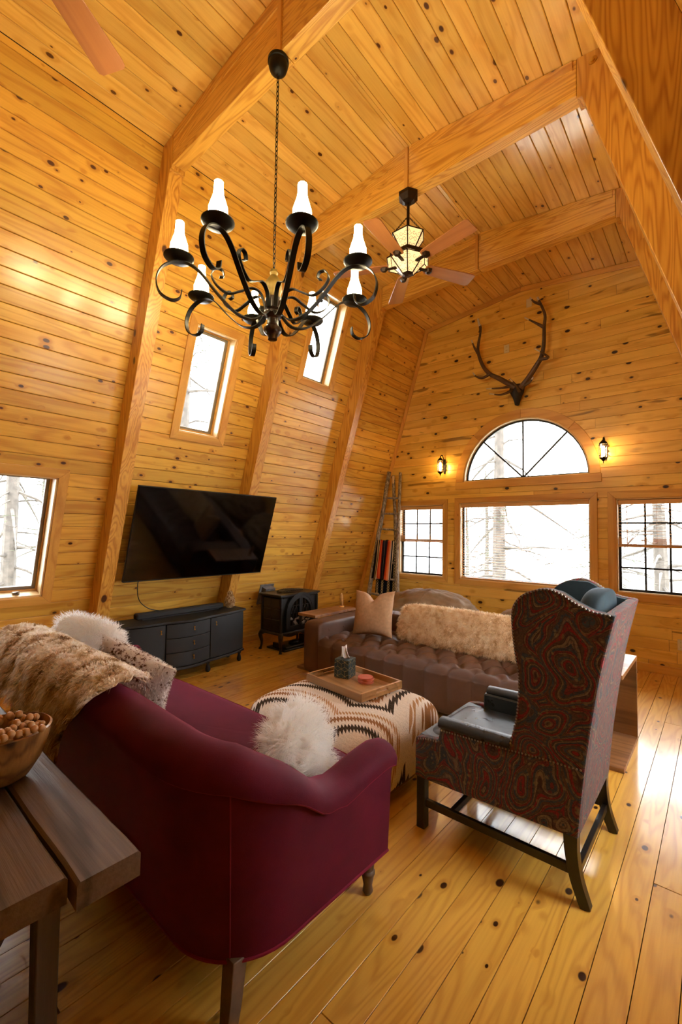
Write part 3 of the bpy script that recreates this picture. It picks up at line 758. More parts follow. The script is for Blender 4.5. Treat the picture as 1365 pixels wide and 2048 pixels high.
# ================================================================== SCONCES
SBLK = plain('black_sconce_metal', '#15110D', rough=.45, metal=.5)
SGL = emit('lit_sconce_tube', (1.0, .62, .25), SCONCE_E)
def clear_glass():
    t = NT('sconce_glass'); out = t.n['Material Output']; tr = t.new('ShaderNodeBsdfTransparent'); tr.inputs[0].default_value = (1, .93, .8, 1); gl = t.new('ShaderNodeBsdfGlossy'); gl.inputs['Roughness'].default_value = .05
    mx = t.new('ShaderNodeMixShader'); mx.inputs[0].default_value = .12; t.l.new(tr.outputs[0], mx.inputs[1]); t.l.new(gl.outputs[0], mx.inputs[2]); t.l.new(mx.outputs[0], out.inputs[0]); return t.m
SCG = clear_glass()
def sconce(label, x, z):
    t = thing('wall_sconce', label, 'sconce', (x, YG, z)); d = -.145
    b = MB(); b.prism([(.022 * math.cos(a) * (1 + .25 * math.cos(6 * a)) , .11 * math.sin(a) * (1 + .06 * math.cos(10 * a))) for a in np.linspace(0, 2 * PI, 40, endpoint=False)], lambda p, q, s: (p, s, q + .01), -.0, -.018)
    for sg in (-1, 1):
        for zc in (-.05, .0, .06): b.tube([(px, -.02, py) for px, py in spiral((sg * .014, zc), .022, 1.2, 1, sg)], .0045, 5)
    b.build('backplate', SBLK, t)
    MB().tube(curve([(0, -.01, .03), (0, -.05, .06), (0, -.05, .12), (0, -.085, .165), (0, -.13, .155), (0, d, .125)], 5), .0065, 7).build('arm', SBLK, t)
    MB().lathe([(.0, .140), (.006, .132), (.010, .125), (.018, .118), (.036, .100), (.046, .083), (.044, .078), (.0, .078)], 8, (0, d, 0)).build('lantern_cap', SBLK, t, ang=20)
    MB().lathe([(.040, -.085), (.044, -.06), (.044, .062), (.040, .08)], 8, (0, d, 0), cap=False).build('glass', SCG, t, ang=20)
    c = MB()
    for k in range(8):
        a = 2 * PI * k / 8; c.tube([(.041 * math.cos(a), d + .041 * math.sin(a), -.085), (.045 * math.cos(a), d + .045 * math.sin(a), -.06), (.045 * math.cos(a), d + .045 * math.sin(a), .062), (.041 * math.cos(a), d + .041 * math.sin(a), .08)], .0026, 5)
    for zz in (-.06, .062): c.tube([(.046 * math.cos(2 * PI * k / 16), d + .046 * math.sin(2 * PI * k / 16), zz) for k in range(17)], .0035, 5, cap=False)
    c.build('cage', SBLK, t)
    MB().lathe([(.0, -.155), (.005, -.145), (.004, -.13), (.012, -.122), (.02, -.108), (.036, -.098), (.044, -.084), (.0, -.082)], 8, (0, d, 0)).build('finial', SBLK, t, ang=20)
    MB().lathe([(.0, -.07), (.014, -.065), (.019, -.04), (.019, .02), (.012, .05), (.0, .056)], 12, (0, d, 0)).build('bulb', SGL, t)
    return t
sconce('black lantern sconce lit on the wall between ladder and half round window', -3.13, 2.50)
sconce('black lantern sconce lit on the wall above the wingback chair', -1.02, 2.50)

# wall plates
PLATE = plain('ivory_plate', '#D8C79A', rough=.5); SLOT = plain('dark_slot', '#2A2418', rough=.6)
tag(MB().box((0, -.003, 0), (.072, .006, .115), ch=.002).build('blank_wall_plate', PLATE, smooth=False), 'blank ivory cover plate high on the gable above the antlers', 'wall plate').location = (-1.893, YG, 4.62)
def outlet(label, x, z):
    t = thing('wall_outlet', label, 'outlet', (x, YG, z)); MB().box((0, -.003, 0), (.072, .006, .115), ch=.002).build('plate', PLATE, t, smooth=False)
    for s in (-.024, .024):
        o = MB().box((0, -.0065, s), (.032, .003, .03), ch=.001).build('receptacle', PLATE, t, smooth=False)
        k = MB(); k.box((-.007, -.0082, s + .002), (.003, .0006, .010)); k.box((.007, -.0082, s + .002), (.003, .0006, .008)); k.build('slots', SLOT, o, smooth=False)
outlet('ivory power outlet on the gable between the antlers', -2.197, 4.07)
outlet('ivory power outlet low on the gable near the pine floor', -.335, .34)

# ================================================================== ANTLERS
ANT = plain('antler_brown', '#54391F', rough=.55, noise=.45, nscale=14, bump=.002, bscale=40)
TIP = plain('pale_tine_tip', '#CDBFA4', rough=.5)
SKULL = plain('dark_skull', '#1C120C', rough=.75, noise=.5, nscale=25, bump=.004, bscale=30)
def antlers():
    t = thing('antler_mount', 'large elk antlers on a dark skull mounted above the half round window', 'antlers', (-2.03, YG, 3.42))
    def g(pts, y0, y1):
        n = len(pts); return [Vector((px + 2.03, lerp(y0, y1, i / (n - 1)) , pz - 3.42)) for i, (px, pz) in enumerate(pts)]
    def px(u, v, Y=5.9):
        # picture measurements of the mount turned into gable coordinates (X, Z)
        return (-2.0 + (u - 600) * .0021, 3.46 + (660 - v) * .00212 + (600 - u) * .00039)
    def beam(pts, r0, r1, y0, y1, tip=True, name='antler', par=None):
        P = curve(g([px(*p) for p in pts], y0, y1), 5); n = len(P)
        o = MB().tube(P, [lerp(r0, r1, (i / (n - 1)) ** .8) for i in range(n)], 9).build(name, ANT, par or t)
        if tip:
            k = max(2, int(n * .28)) if name == 'tine' else 4
            MB().tube(P[-k:], [lerp(r0, r1, ((n - k + i) / (n - 1)) ** .8) + .0012 for i in range(k)], 9).build('tip', TIP, o if par else o)
        return o
    L = beam([(585, 665), (540, 638), (480, 603), (420, 572), (375, 515), (347, 430), (350, 370), (365, 290), (350, 205)], .041, .012, -.13, -.20)
    for p, y0, y1 in (([(425, 575), (385, 606), (352, 602), (335, 580)], -.17, -.30), ([(349, 435), (330, 400), (318, 355)], -.19, -.26), ([(364, 300), (372, 270), (371, 248)], -.20, -.22), ([(560, 655), (500, 676), (425, 688)], -.14, -.30), ([(570, 680), (515, 720), (452, 726)], -.14, -.34)):
        beam(p, .023, .007, y0, y1, True, 'tine', L)
    R = beam([(615, 668), (660, 612), (712, 535), (745, 478), (760, 400), (764, 300), (770, 230), (745, 155), (730, 118)], .041, .012, -.13, -.20)
    for p, y0, y1 in (([(764, 305), (722, 283), (668, 254)], -.19, -.30), ([(746, 160), (716, 150), (692, 122)], -.20, -.24), ([(735, 500), (795, 502), (775, 485), (738, 464)], -.18, -.38), ([(640, 650), (685, 642), (718, 622)], -.14, -.30), ([(612, 690), (612, 668), (598, 645)], -.16, -.42)):
        beam(p, .024, .007, y0, y1, True, 'tine', R)
    s = MB(); prof = [(.0, .085, .03), (.08, .085, .05), (.098, .045, .07), (.088, -.02, .075), (.055, -.08, .07), (.036, -.14, .055), (.026, -.185, .04), (.0, -.195, .02)]
    s.grid(lambda u, v: (interp(u * 7, range(8), [q[0] for q in prof]) * math.cos(v * 2 * PI), -.085 + interp(u * 7, range(8), [q[2] for q in prof]) * math.sin(v * 2 * PI) * 1.05, .0 + interp(u * 7, range(8), [q[1] for q in prof])), 22, 18, cv=True)
    s.build('skull', SKULL, t)
antlers()

# ================================================================== TELEVISION
SCREEN = plain('tv_screen', '#020203', rough=.07, spec=.6)
TVB = plain('tv_black_plastic', '#0A0A0B', rough=.4)
def tv():
    t = thing('television', 'large flat black television hung in front of the pine wall', 'television')
    off = .262; c = Vector((0, 0, 0))
    t.matrix_world = FL_ @ Matrix.Translation((2.70, 1.595, off)) @ Matrix.Rotation(rad(0), 4, 'Y')
    w, h = 1.67, .955
    MB().box((0, 0, -.012), (w, h, .022), ch=.003).build('body', TVB, t, smooth=False)
    MB().box((0, 0, -.0005), (w - .012, h - .016, .002)).build('screen', SCREEN, t, smooth=False)
    b = MB(); b.box((0, -h / 2 + .004, .0), (w - .006, .009, .006)); b.build('lower_bezel', plain('bezel_grey', '#2A2C30', rough=.35, metal=.5), t, smooth=False)
    MB().box((.1, 0, -.04), (.9, .5, .04), ch=.01).build('rear_housing', TVB, t, smooth=False)
    m = MB()
    m.box((.52, 0, -.058), (.12, .42, .008)); m.build('wall_bracket', TVB, t, smooth=False)
tv()
# cable hanging from the television to the cabinet
cw_ = [FL_ @ Vector(p) for p in [(2.06, 1.18, .20), (2.07, 1.02, .16), (2.13, .85, .13), (2.24, .75, .13), (2.36, .715, .15), (2.5, .70, .17)]]
tag(MB().tube(curve(cw_, 6), .0045, 6).build('television_cable', TVB), 'thin black cable drooping from the television to the black cabinet', 'cable')

# ================================================================== MEDIA CABINET
def cab():
    t = thing('media_cabinet', 'low black bow-fronted media cabinet on turned legs under the television', 'cabinet', (-4.33, 2.47, 0))
    y0, y1 = -.76, .76; xb = -.185; ys = [-.76, -.25, .25, .76]
    def front(y):
        if y <= ys[1]: q = (y - ys[0]) / (ys[1] - ys[0]); return .085 + .105 * math.sin(q * PI / 2) ** 1.0 * 1.0
        if y >= ys[2]: q = (ys[3] - y) / (ys[3] - ys[2]); return .085 + .105 * math.sin(q * PI / 2)
        q = (y - ys[1]) / (ys[2] - ys[1]); return .19 + .055 * math.sin(q * PI)
    def slab(z0, z1, ext, a, b, back=None, n=36):
        yy = [lerp(a, b, i / n) for i in range(n + 1)]; pl = [((xb if back is None else None), y) for y in (a, b)]
        poly = [(xb, a)] + [(front(y) + ext, y) for y in yy] + [(xb, b)]
        return MB().prism(poly, lambda p, q, s: (p, q, s), z0, z1)
    slab(.13, .575, -.018, y0, y1).build('body', BLACKW, t, ang=30)
    slab(.575, .60, .018, y0 - .02, y1 + .02).build('top', BLACKW, t, ang=30, bev=.004)
    slab(.115, .14, .012, y0 - .008, y1 + .008).build('base_moulding', BLACKW, t, ang=30, bev=.004)
    def panel(name, a, b, z0, z1):
        n = 14; b_ = MB(); yy = [lerp(a, b, i / n) for i in range(n + 1)]
        poly = [(front(y) + .002, y) for y in yy] + [(front(y) - .019, y) for y in reversed(yy)]
        b_.prism(poly, lambda p, q, s: (p, q, s), z0, z1); return b_.build(name, BLACKW, t, ang=30, bev=.003)
    def knob(par, y, z):
        k = MB(); x = front(y); k.ball((x + .012, y, z + .018), .008, 8, 6); k.tube([(x, y, z + .018), (x + .012, y, z + .018)], .004, 6); k.tube([(x + .013, y, z + .016), (x + .017, y, z - .004)], .0035, 6); k.ball((x + .017, y, z - .010), .008, 8, 6)
        k.build('handle', BRASS, par)
    d = panel('door', ys[0] + .008, ys[1] - .005, .147, .568); knob(d, ys[1] - .055, .50)
    for z0, z1 in ((.147, .283), (.289, .425), (.431, .568)):
        d = panel('drawer', ys[1] + .005, ys[2] - .005, z0, z1); knob(d, .02, (z0 + z1) / 2 + .005)
    d = panel('door', ys[2] + .005, ys[3] - .008, .147, .568); knob(d, ys[2] + .065, .50)
    for y in (-.72, -.25, .25, .72):
        for x in ((-.15, front(y) - .03)):
            MB().lathe([(.016, .0), (.024, .012), (.026, .03), (.02, .055), (.014, .08), (.018, .092), (.024, .10), (.024, .116)], 12, (x, y, 0)).build('leg', BLACKW, t)
cab()
GREYF = plain('soundbar_cloth', '#17181A', rough=.75, bump=.0008, bscale=300)
sb = thing('soundbar', 'long dark grey soundbar lying on the black cabinet', 'soundbar', (-4.41, 2.54, .6015), rad(1.5))
MB().box((0, 0, .036), (.085, 1.02, .058), ch=.012).build('body', GREYF, sb, smooth=False)
MB().box((0, 0, .003), (.06, .9, .008)).build('foot', TVB, sb, smooth=False)

# feathered bird ornament on the cabinet
FEA = NT('speckled_feather'); n_ = FEA.noise(FEA.vec('MULTIPLY', FEA.obj(), (1, 1, .35)), 90, 3, .7); FEA.P(Base_Color=FEA.ramp(n_, [(.30, col('#5A3A1E')), (.5, col('#A88454')), (.68, col('#E6D6B4'))]), Roughness=.85); FEA.bump(n_, .004)
bd = thing('bird_ornament', 'small speckled brown feathered bird ornament on the cabinet beside the soundbar', 'ornament', (-4.39, 3.135, .602))
prof = [(.0, .0), (.028, .004), (.048, .03), (.056, .065), (.052, .10), (.040, .128), (.030, .145), (.026, .160), (.028, .172), (.018, .188), (.0, .194)]
body = MB().lathe(prof, 18).build('body', FEA.m, bd)
fur('feathers', FEA.m, body, bd, 1500, .016, .0022, comb=(0, 0, -.8), rnd=.25, seed=4)
MB().tube([(.0, 0, .185), (-.006, .004, .21), (-.002, .008, .232)], [.006, .004, .001], 6).build('crest', FEA.m, bd)

# ================================================================== STOVE
CAST = plain('cast_iron_enamel', '#131416', rough=.38, noise=.25, nscale=10, bump=.0006, bscale=80, coat=.15)
LOGS = plain('grey_ember_logs', '#77706A', rough=.9, noise=.6, nscale=20)
SGLASS = plain('sooty_stove_glass', '#0B0A0A', rough=.1)
def stove():
    t = thing('iron_stove', 'black cast iron stove with arched double doors against the left wall', 'stove', (-4.30, 4.015, 0))
    hx, hy = .185, .32
    MB().box((0, 0, .455), (2 * hx - .02, 2 * hy - .02, .45), ch=.012).build('firebox', CAST, t, smooth=False)
    MB().box((0, 0, .705), (2 * hx + .05, 2 * hy + .06, .022), ch=.007).build('top_plate', CAST, t, smooth=False)
    MB().box((0, 0, .690), (2 * hx + .02, 2 * hy + .03, .016), ch=.004).build('cornice', CAST, t, smooth=False)
    MB().box((0, 0, .232), (2 * hx + .03, 2 * hy + .04, .03), ch=.008).build('base_plate', CAST, t, smooth=False)
    # raised grate on top
    gt = MB(); gt.lathe([(.0, .717), (.12, .717), (.125, .722), (.10, .738), (.0, .742)], 24)
    gt.v = [(p[0] * .95, p[1] * 1.75, p[2]) for p in gt.v]; g_ = gt.build('top_grate', CAST, t)
    for i in range(13):
        y = lerp(-.19, .19, i / 12); w = .105 * math.sqrt(max(.02, 1 - (y / .215) ** 2)); b = MB(); b.box((0, y, .742 - .012 * (y / .2) ** 2), (2 * w, .008, .012), ch=.002); b.build('grate_bar', CAST, g_, smooth=False)
    # side panels with raised fields (facing -Y and +Y)
    for sg in (-1, 1):
        for (a, b) in ((-.15, -.01), (.01, .15)):
            for (c, d) in ((.27, .40), (.415, .53), (.545, .665)):
                MB().box(((a + b) / 2, sg * (hy - .008), (c + d) / 2), (b - a, .012, d - c), ch=.005).build('side_panel', CAST, t, smooth=False)
    # corner columns and dentil
    for sx in (-1, 1):
        for sy in (-1, 1): MB().box((sx * (hx - .006), sy * (hy - .006), .455), (.03, .03, .45), ch=.006).build('corner_post', CAST, t, smooth=False)
    dn = MB()
    for i in range(26): dn.box((hx + .004, lerp(-.28, .28, i / 25), .672), (.01, .012, .012))
    dn.build('dentil_band', CAST, t, smooth=False)
    # doors: arched frame made of two leaves, +X face
    fx = hx + .004
    def arch_pts(r, y0, z0, a0, a1, n=14): return [(y0 + r * math.cos(lerp(a0, a1, i / n)), z0 + r * math.sin(lerp(a0, a1, i / n)) * 1.02) for i in range(n + 1)]
    zc = .47; R = .235
    back = MB(); back.prism(arch_pts(R, 0, zc, 0, PI) + [(-R, .275), (R, .275)], lambda p, q, s: (s, p, q), fx - .01, fx + .002); back.build('fire_glass', SGLASS, t, smooth=False)
    lg = MB(); r_ = random.Random(3)
    for i in range(26): lg.ball((fx + .004, r_.uniform(-.17, .17), r_.uniform(.33, .42)), (.006, r_.uniform(.012, .03), r_.uniform(.01, .02)), 7, 5)
    lg.build('log_embers', LOGS, t)
    fr = MB(); oo = arch_pts(R + .018, 0, zc, 0, PI); ii = arch_pts(R - .022, 0, zc, 0, PI)
    for i in range(len(oo) - 1): fr.prism([oo[i], oo[i + 1], ii[i + 1], ii[i]], lambda p, q, s: (s, p, q), fx, fx + .022)
    for sg in (-1, 1): fr.box((fx + .011, sg * (R - .002), .375), (.022, .040, .20))
    fr.build('arch_frame', CAST, t, ang=30)
    for sg in (-1, 1):
        d = MB(); a0, a1 = (0, PI / 2) if sg > 0 else (PI / 2, PI); oo = arch_pts(R - .024, 0, zc, a0, a1); ii = arch_pts(R - .052, 0, zc, a0, a1)
        for i in range(len(oo) - 1): d.prism([oo[i], oo[i + 1], ii[i + 1], ii[i]], lambda p, q, s: (s, p, q), fx + .002, fx + .018)
        d.box((fx + .010, sg * .013, .49), (.018, .022, .42)); d.box((fx + .010, sg * (R - .038), .375), (.018, .028, .19)); d.box((fx + .010, sg * R / 2, .298), (.018, R - .03, .045))
        o = d.build('door', CAST, t, ang=30)
        tr = MB()
        for q in (.33, .66): tr.tube([(fx + .010, sg * .022, .32 + .0), (fx + .010, sg * .022, zc)], .003, 5)
        for k in range(3): tr.tube([(fx + .010, sg * p, q) for p, q in [(.018 + .055 * k + .055 * math.cos(a) * 1.0 + .03, zc - .01 + .11 * math.sin(a)) for a in np.linspace(0.1, PI - .1, 9)] if p < R - .04], .0032, 5)
        for yy in (.075, .13): tr.tube([(fx + .010, sg * yy, .32), (fx + .010, sg * yy, zc + math.sqrt(max(0, (R - .05) ** 2 - yy ** 2)))], .0028, 5)
        tr.build('tracery', CAST, o)
    h = MB(); h.box((fx + .026, 0, .40), (.012, .02, .16), ch=.004); h.ball((fx + .032, 0, .335), .016, 10, 7); h.build('door_handle', CAST, t)
    for sx in (-1, 1):
        for sy in (-1, 1):
            P = curve([(sx * (hx - .02), sy * (hy - .02), .235), (sx * (hx + .008), sy * (hy + .008), .19), (sx * (hx - .005), sy * (hy - .005), .11), (sx * (hx - .004), sy * (hy - .004), .05), (sx * (hx + .008), sy * (hy + .008), .0)], 4)
            n = len(P); MB().tube(P, [interp(i / (n - 1), (0, .25, .6, .85, 1), (.038, .030, .016, .015, .023)) for i in range(n)], 8).build('leg', CAST, t)
    # scalloped apron
    ap = MB(); yy = np.linspace(-.28, .28, 25); ap.prism([(y, .22) for y in yy] + [(y, .218 - .028 * abs(math.sin(y / .28 * PI)) - .004) for y in yy[::-1]], lambda p, q, s: (s, p, q), hx - .004, hx + .008); ap.build('apron', CAST, t, ang=30)
    pan = MB(); pan.box((.02, .03, .035), (.26, .44, .03), ch=.006); pan.box((.02, -.20, .055), (.2, .04, .06), ch=.006); pan.box((.06, .22, .09), (.12, .12, .11), ch=.01); pan.ball((.06, .02, .07), (.06, .08, .03)); pan.box((0, .03, .012), (.34, .54, .022), ch=.004)
    pan.build('gas_valve_tray', TVB, t, smooth=False)
stove()
GALV = plain('grey_sheet_metal', '#85868A', rough=.45, metal=.6, noise=.2)
vp = thing('stove_wall_vent', 'grey sheet metal vent box on the wall behind the stove', 'vent'); vp.matrix_world = FL_ @ Matrix.Translation((3.93, .665, .0))
MB().box((0, .02, .045), (.17, .22, .09), ch=.004).build('box', GALV, vp, smooth=False); MB().box((0, .02, .004), (.24, .28, .008), ch=.002).build('flange', GALV, vp, smooth=False)

# ================================================================== FABRICS AND LEATHERS
def velvet(name, c, c2):
    t = NT(name); lw = t.new('ShaderNodeLayerWeight'); lw.inputs[0].default_value = .35
    n = t.noise(t.obj(), 7, 3, .6); base = t.mix(t.mr(n, .35, .65), c4(c), c4(tuple(x * .78 for x in col(c))))
    t.P(Base_Color=base, Roughness=.75, Sheen_Weight=.45, Sheen_Roughness=.3, Sheen_Tint=c4(c2), Specular_IOR_Level=.2); t.bump(t.noise(t.obj(), 420, 2), .0005); return t.m
VELVET = velvet('burgundy_velvet', '#5A0C24', '#C84C6E')
PIPING = velvet('burgundy_piping', '#7A1832', '#D06080')
def leather(name, c, dk, rough, scale=160, patch=.5):
    t = NT(name); v = t.vor(t.obj(), scale, 'DISTANCE_TO_EDGE').outputs[0]; n = t.noise(t.obj(), 5, 4, .6)
    t.P(Base_Color=t.mix(t.math('MULTIPLY', t.mr(n, .3, .7), patch), c4(c), c4(dk)), Roughness=t.mr(n, .3, .7, rough - .06, rough + .08), Coat_Weight=.15, Coat_Roughness=.3)
    t.bump(t.math('MULTIPLY', t.mr(v, 0, .12), 1.0), .0006); return t.m
LEATHER = leather('brown_leather', '#5C3820', '#341E10', .5)
GREENL = leather('dark_teal_leather', '#1C2426', '#121618', .30, 240)
TEALV = velvet('slate_blue_velvet', '#2C3A40', '#7C93A0')
def paisley():
    t = NT('paisley_tapestry'); p = t.obj(); sp = t.sep(p)
    wv = t.new('ShaderNodeTexNoise'); t.set(wv.inputs['Vector'], p); wv.inputs['Scale'].default_value = 3.2; wv.inputs['Detail'].default_value = 1.5
    w = t.vec('MULTIPLY', t.vec('SUBTRACT', wv.outputs['Color'], (.5, .5, .5)), (.34, .34, .34))
    q = t.vec('ADD', t.vec('MULTIPLY', p, (1.0, .55, .62)), w)
    v1 = t.vor(q, 6.5); d = v1.outputs['Distance']; cc = t.sep(v1.outputs['Color'])
    bands = t.math('MULTIPLY_ADD', d, 6.0, t.math('MULTIPLY', cc[0], 3.0))
    fr = t.math('FRACT', t.math('MULTIPLY', bands, .5))
    base = t.ramp(fr, [(0, col('#5A443A')), (.16, col('#7A3032')), (.30, col('#344048')), (.42, col('#7C6650')), (.52, col('#523C34')), (.66, col('#8A262C')), (.78, col('#665248')), (.9, col('#38464E'))], 'CONSTANT')
    pw = t.vec('ADD', p, t.vec('MULTIPLY', w, (.5, .5, .5)))
    v2 = t.vor(pw, 46); e2 = t.vor(pw, 46, 'DISTANCE_TO_EDGE').outputs[0]
    c2 = t.sep(v2.outputs['Color']); fl = t.ramp(c2[1], [(0, col('#7C6846')), (.2, col('#702024')), (.42, col('#2E3A40')), (.6, col('#8C7852')), (.8, col('#5A3E30'))], 'CONSTANT')
    v3 = t.vor(pw, 110); c3 = t.sep(v3.outputs['Color'])
    base = t.mix(t.math('MULTIPLY', t.mr(v3.outputs['Distance'], .40, .30), .5), base, t.ramp(c3[0], [(0, col('#6E5A44')), (.3, col('#30262A')), (.5, col('#70302E')), (.75, col('#4A443E'))], 'CONSTANT'))
    base = t.mix(t.math('MULTIPLY', t.mr(v2.outputs['Distance'], .34, .26), .55), base, fl)
    base = t.mix(t.math('MULTIPLY', t.mr(e2, .06, .02), .45), base, c4('#221A18'))
    ln = t.math('ABSOLUTE', t.math('SUBTRACT', t.math('FRACT', t.math('MULTIPLY', bands, 1.5)), .5))
    brk = t.mr(t.noise(p, 60, 2), .42, .58)
    base = t.mix(t.math('MULTIPLY', t.math('MULTIPLY', t.mr(ln, .09, .05), .55), brk), base, c4('#8A7652'))
    base = t.mix(t.math('MULTIPLY', t.mr(t.math('ABSOLUTE', t.math('SUBTRACT', ln, .15)), .04, .02), .5), base, c4('#1E1716'))
    wv2 = t.noise(p, 380, 2)
    t.P(Base_Color=t.mix(t.mr(wv2, .3, .7), base, t.mix(.35, base, c4('#3C2C24'))), Roughness=.9, Sheen_Weight=.15, Specular_IOR_Level=.2); t.bump(wv2, .0012); return t.m
PAISLEY = paisley()
def kilim():
    t = NT('kilim_stripes'); s = t.sep(t.obj()); x, y, z = s[0], s[1], s[2]
    u = t.math('ADD', x, t.math('MULTIPLY', z, .0)); dn = t.math('MULTIPLY', t.math('SUBTRACT', .40, z), .85)
    jag = t.math('MULTIPLY', t.math('SUBTRACT', t.math('FRACT', t.math('MULTIPLY', t.math('ADD', x, t.math('MULTIPLY', y, .6)), 46)), .5), .030)
    def arc(cx, cy, sx=1.0, sy=1.0, side=1.0):
        a = t.math('MULTIPLY', t.math('SUBTRACT', x, cx), sx); b = t.math('MULTIPLY', t.math('SUBTRACT', y, cy), sy)
        r = t.math('SQRT', t.math('ADD', t.math('MULTIPLY', a, a), t.math('MULTIPLY', b, b)))
        return t.math('ADD', r, t.math('MULTIPLY', dn, side))
    d = t.math('MINIMUM', arc(-.16, -.70, 1, 1), arc(.56, -.62, 1, 1, .5))
    d = t.math('MINIMUM', d, t.math('ADD', arc(.95, .45, 1.0, .8, .3), -.05))
    ph = t.math('FRACT', t.math('MULTIPLY', t.math('ADD', d, jag), 3.6))
    c = t.ramp(ph, [(0, col('#E2D6C6')), (.20, col('#33281F')), (.36, col('#E2D6C6')), (.54, col('#94653A')), (.68, col('#E2D6C6')), (.82, col('#B48858')), (.90, col('#E2D6C6'))], 'CONSTANT')
    n = t.noise(t.vec('MULTIPLY', t.obj(), (1, 1, 1)), 130, 3, .6); n2 = t.noise(t.vec('MULTIPLY', t.obj(), (.3, 1, 1)), 60, 2)
    c = t.mix(t.math('MULTIPLY', t.mr(n, .45, .75), .35), c, c4('#8A7660'))
    t.P(Base_Color=c, Roughness=.95, Specular_IOR_Level=.1); t.bump(t.math('ADD', n, n2), .004); return t.m
KILIM = kilim()
LINEN = plain('beige_linen', '#B08A66', rough=.9, noise=.12, nscale=40, bump=.0012, bscale=260)
CANVAS = plain('taupe_canvas', '#88745A', rough=.8, noise=.2, nscale=9, bump=.0015, bscale=60)
WHITEF = NT('white_fur'); WHITEF.P(Base_Color=c4('#F6F3EE'), Roughness=.7); WHITEF = fluff(WHITEF); CREAMF = NT('cream_fur'); n_ = CREAMF.noise(CREAMF.obj(), 16, 3, .6); CREAMF.P(Base_Color=CREAMF.ramp(n_, [(.3, col('#C9A272')), (.5, col('#EBD2AC')), (.7, col('#F8EBD4'))]), Roughness=.75); CREAMF = fluff(CREAMF)
HAIRONHIDE = NT('brown_white_cowhide'); n_ = HAIRONHIDE.noise(HAIRONHIDE.obj(), 60, 3, .7); n2_ = HAIRONHIDE.noise(HAIRONHIDE.obj(), 5.5, 2); HAIRONHIDE.P(Base_Color=HAIRONHIDE.ramp(HAIRONHIDE.math('ADD', HAIRONHIDE.math('MULTIPLY', n_, .55), HAIRONHIDE.math('MULTIPLY', n2_, .45)), [(.40, col('#4A2C1C')), (.45, col('#8C6A50')), (.49, col('#EAE2D8'))]), Roughness=.8); HAIRONHIDE = fluff(HAIRONHIDE, .3)
HIDE = NT('reindeer_hide'); hp = HIDE.obj(); n_ = HIDE.noise(HIDE.vec('MULTIPLY', hp, (1.6, 1.6, .7)), 4.6, 3, .6); n2_ = HIDE.noise(HIDE.vec('MULTIPLY', hp, (2.4, .6, .6)), 22, 3, .6)
HIDE.P(Base_Color=HIDE.ramp(HIDE.math('ADD', HIDE.math('MULTIPLY', n_, .68), HIDE.math('MULTIPLY', n2_, .32)), [(.34, col('#6E5238')), (.41, col('#B8956A')), (.47, col('#E8D3AE')), (.53, col('#FDF6EA'))]), Roughness=.8); HIDE = fluff(HIDE)

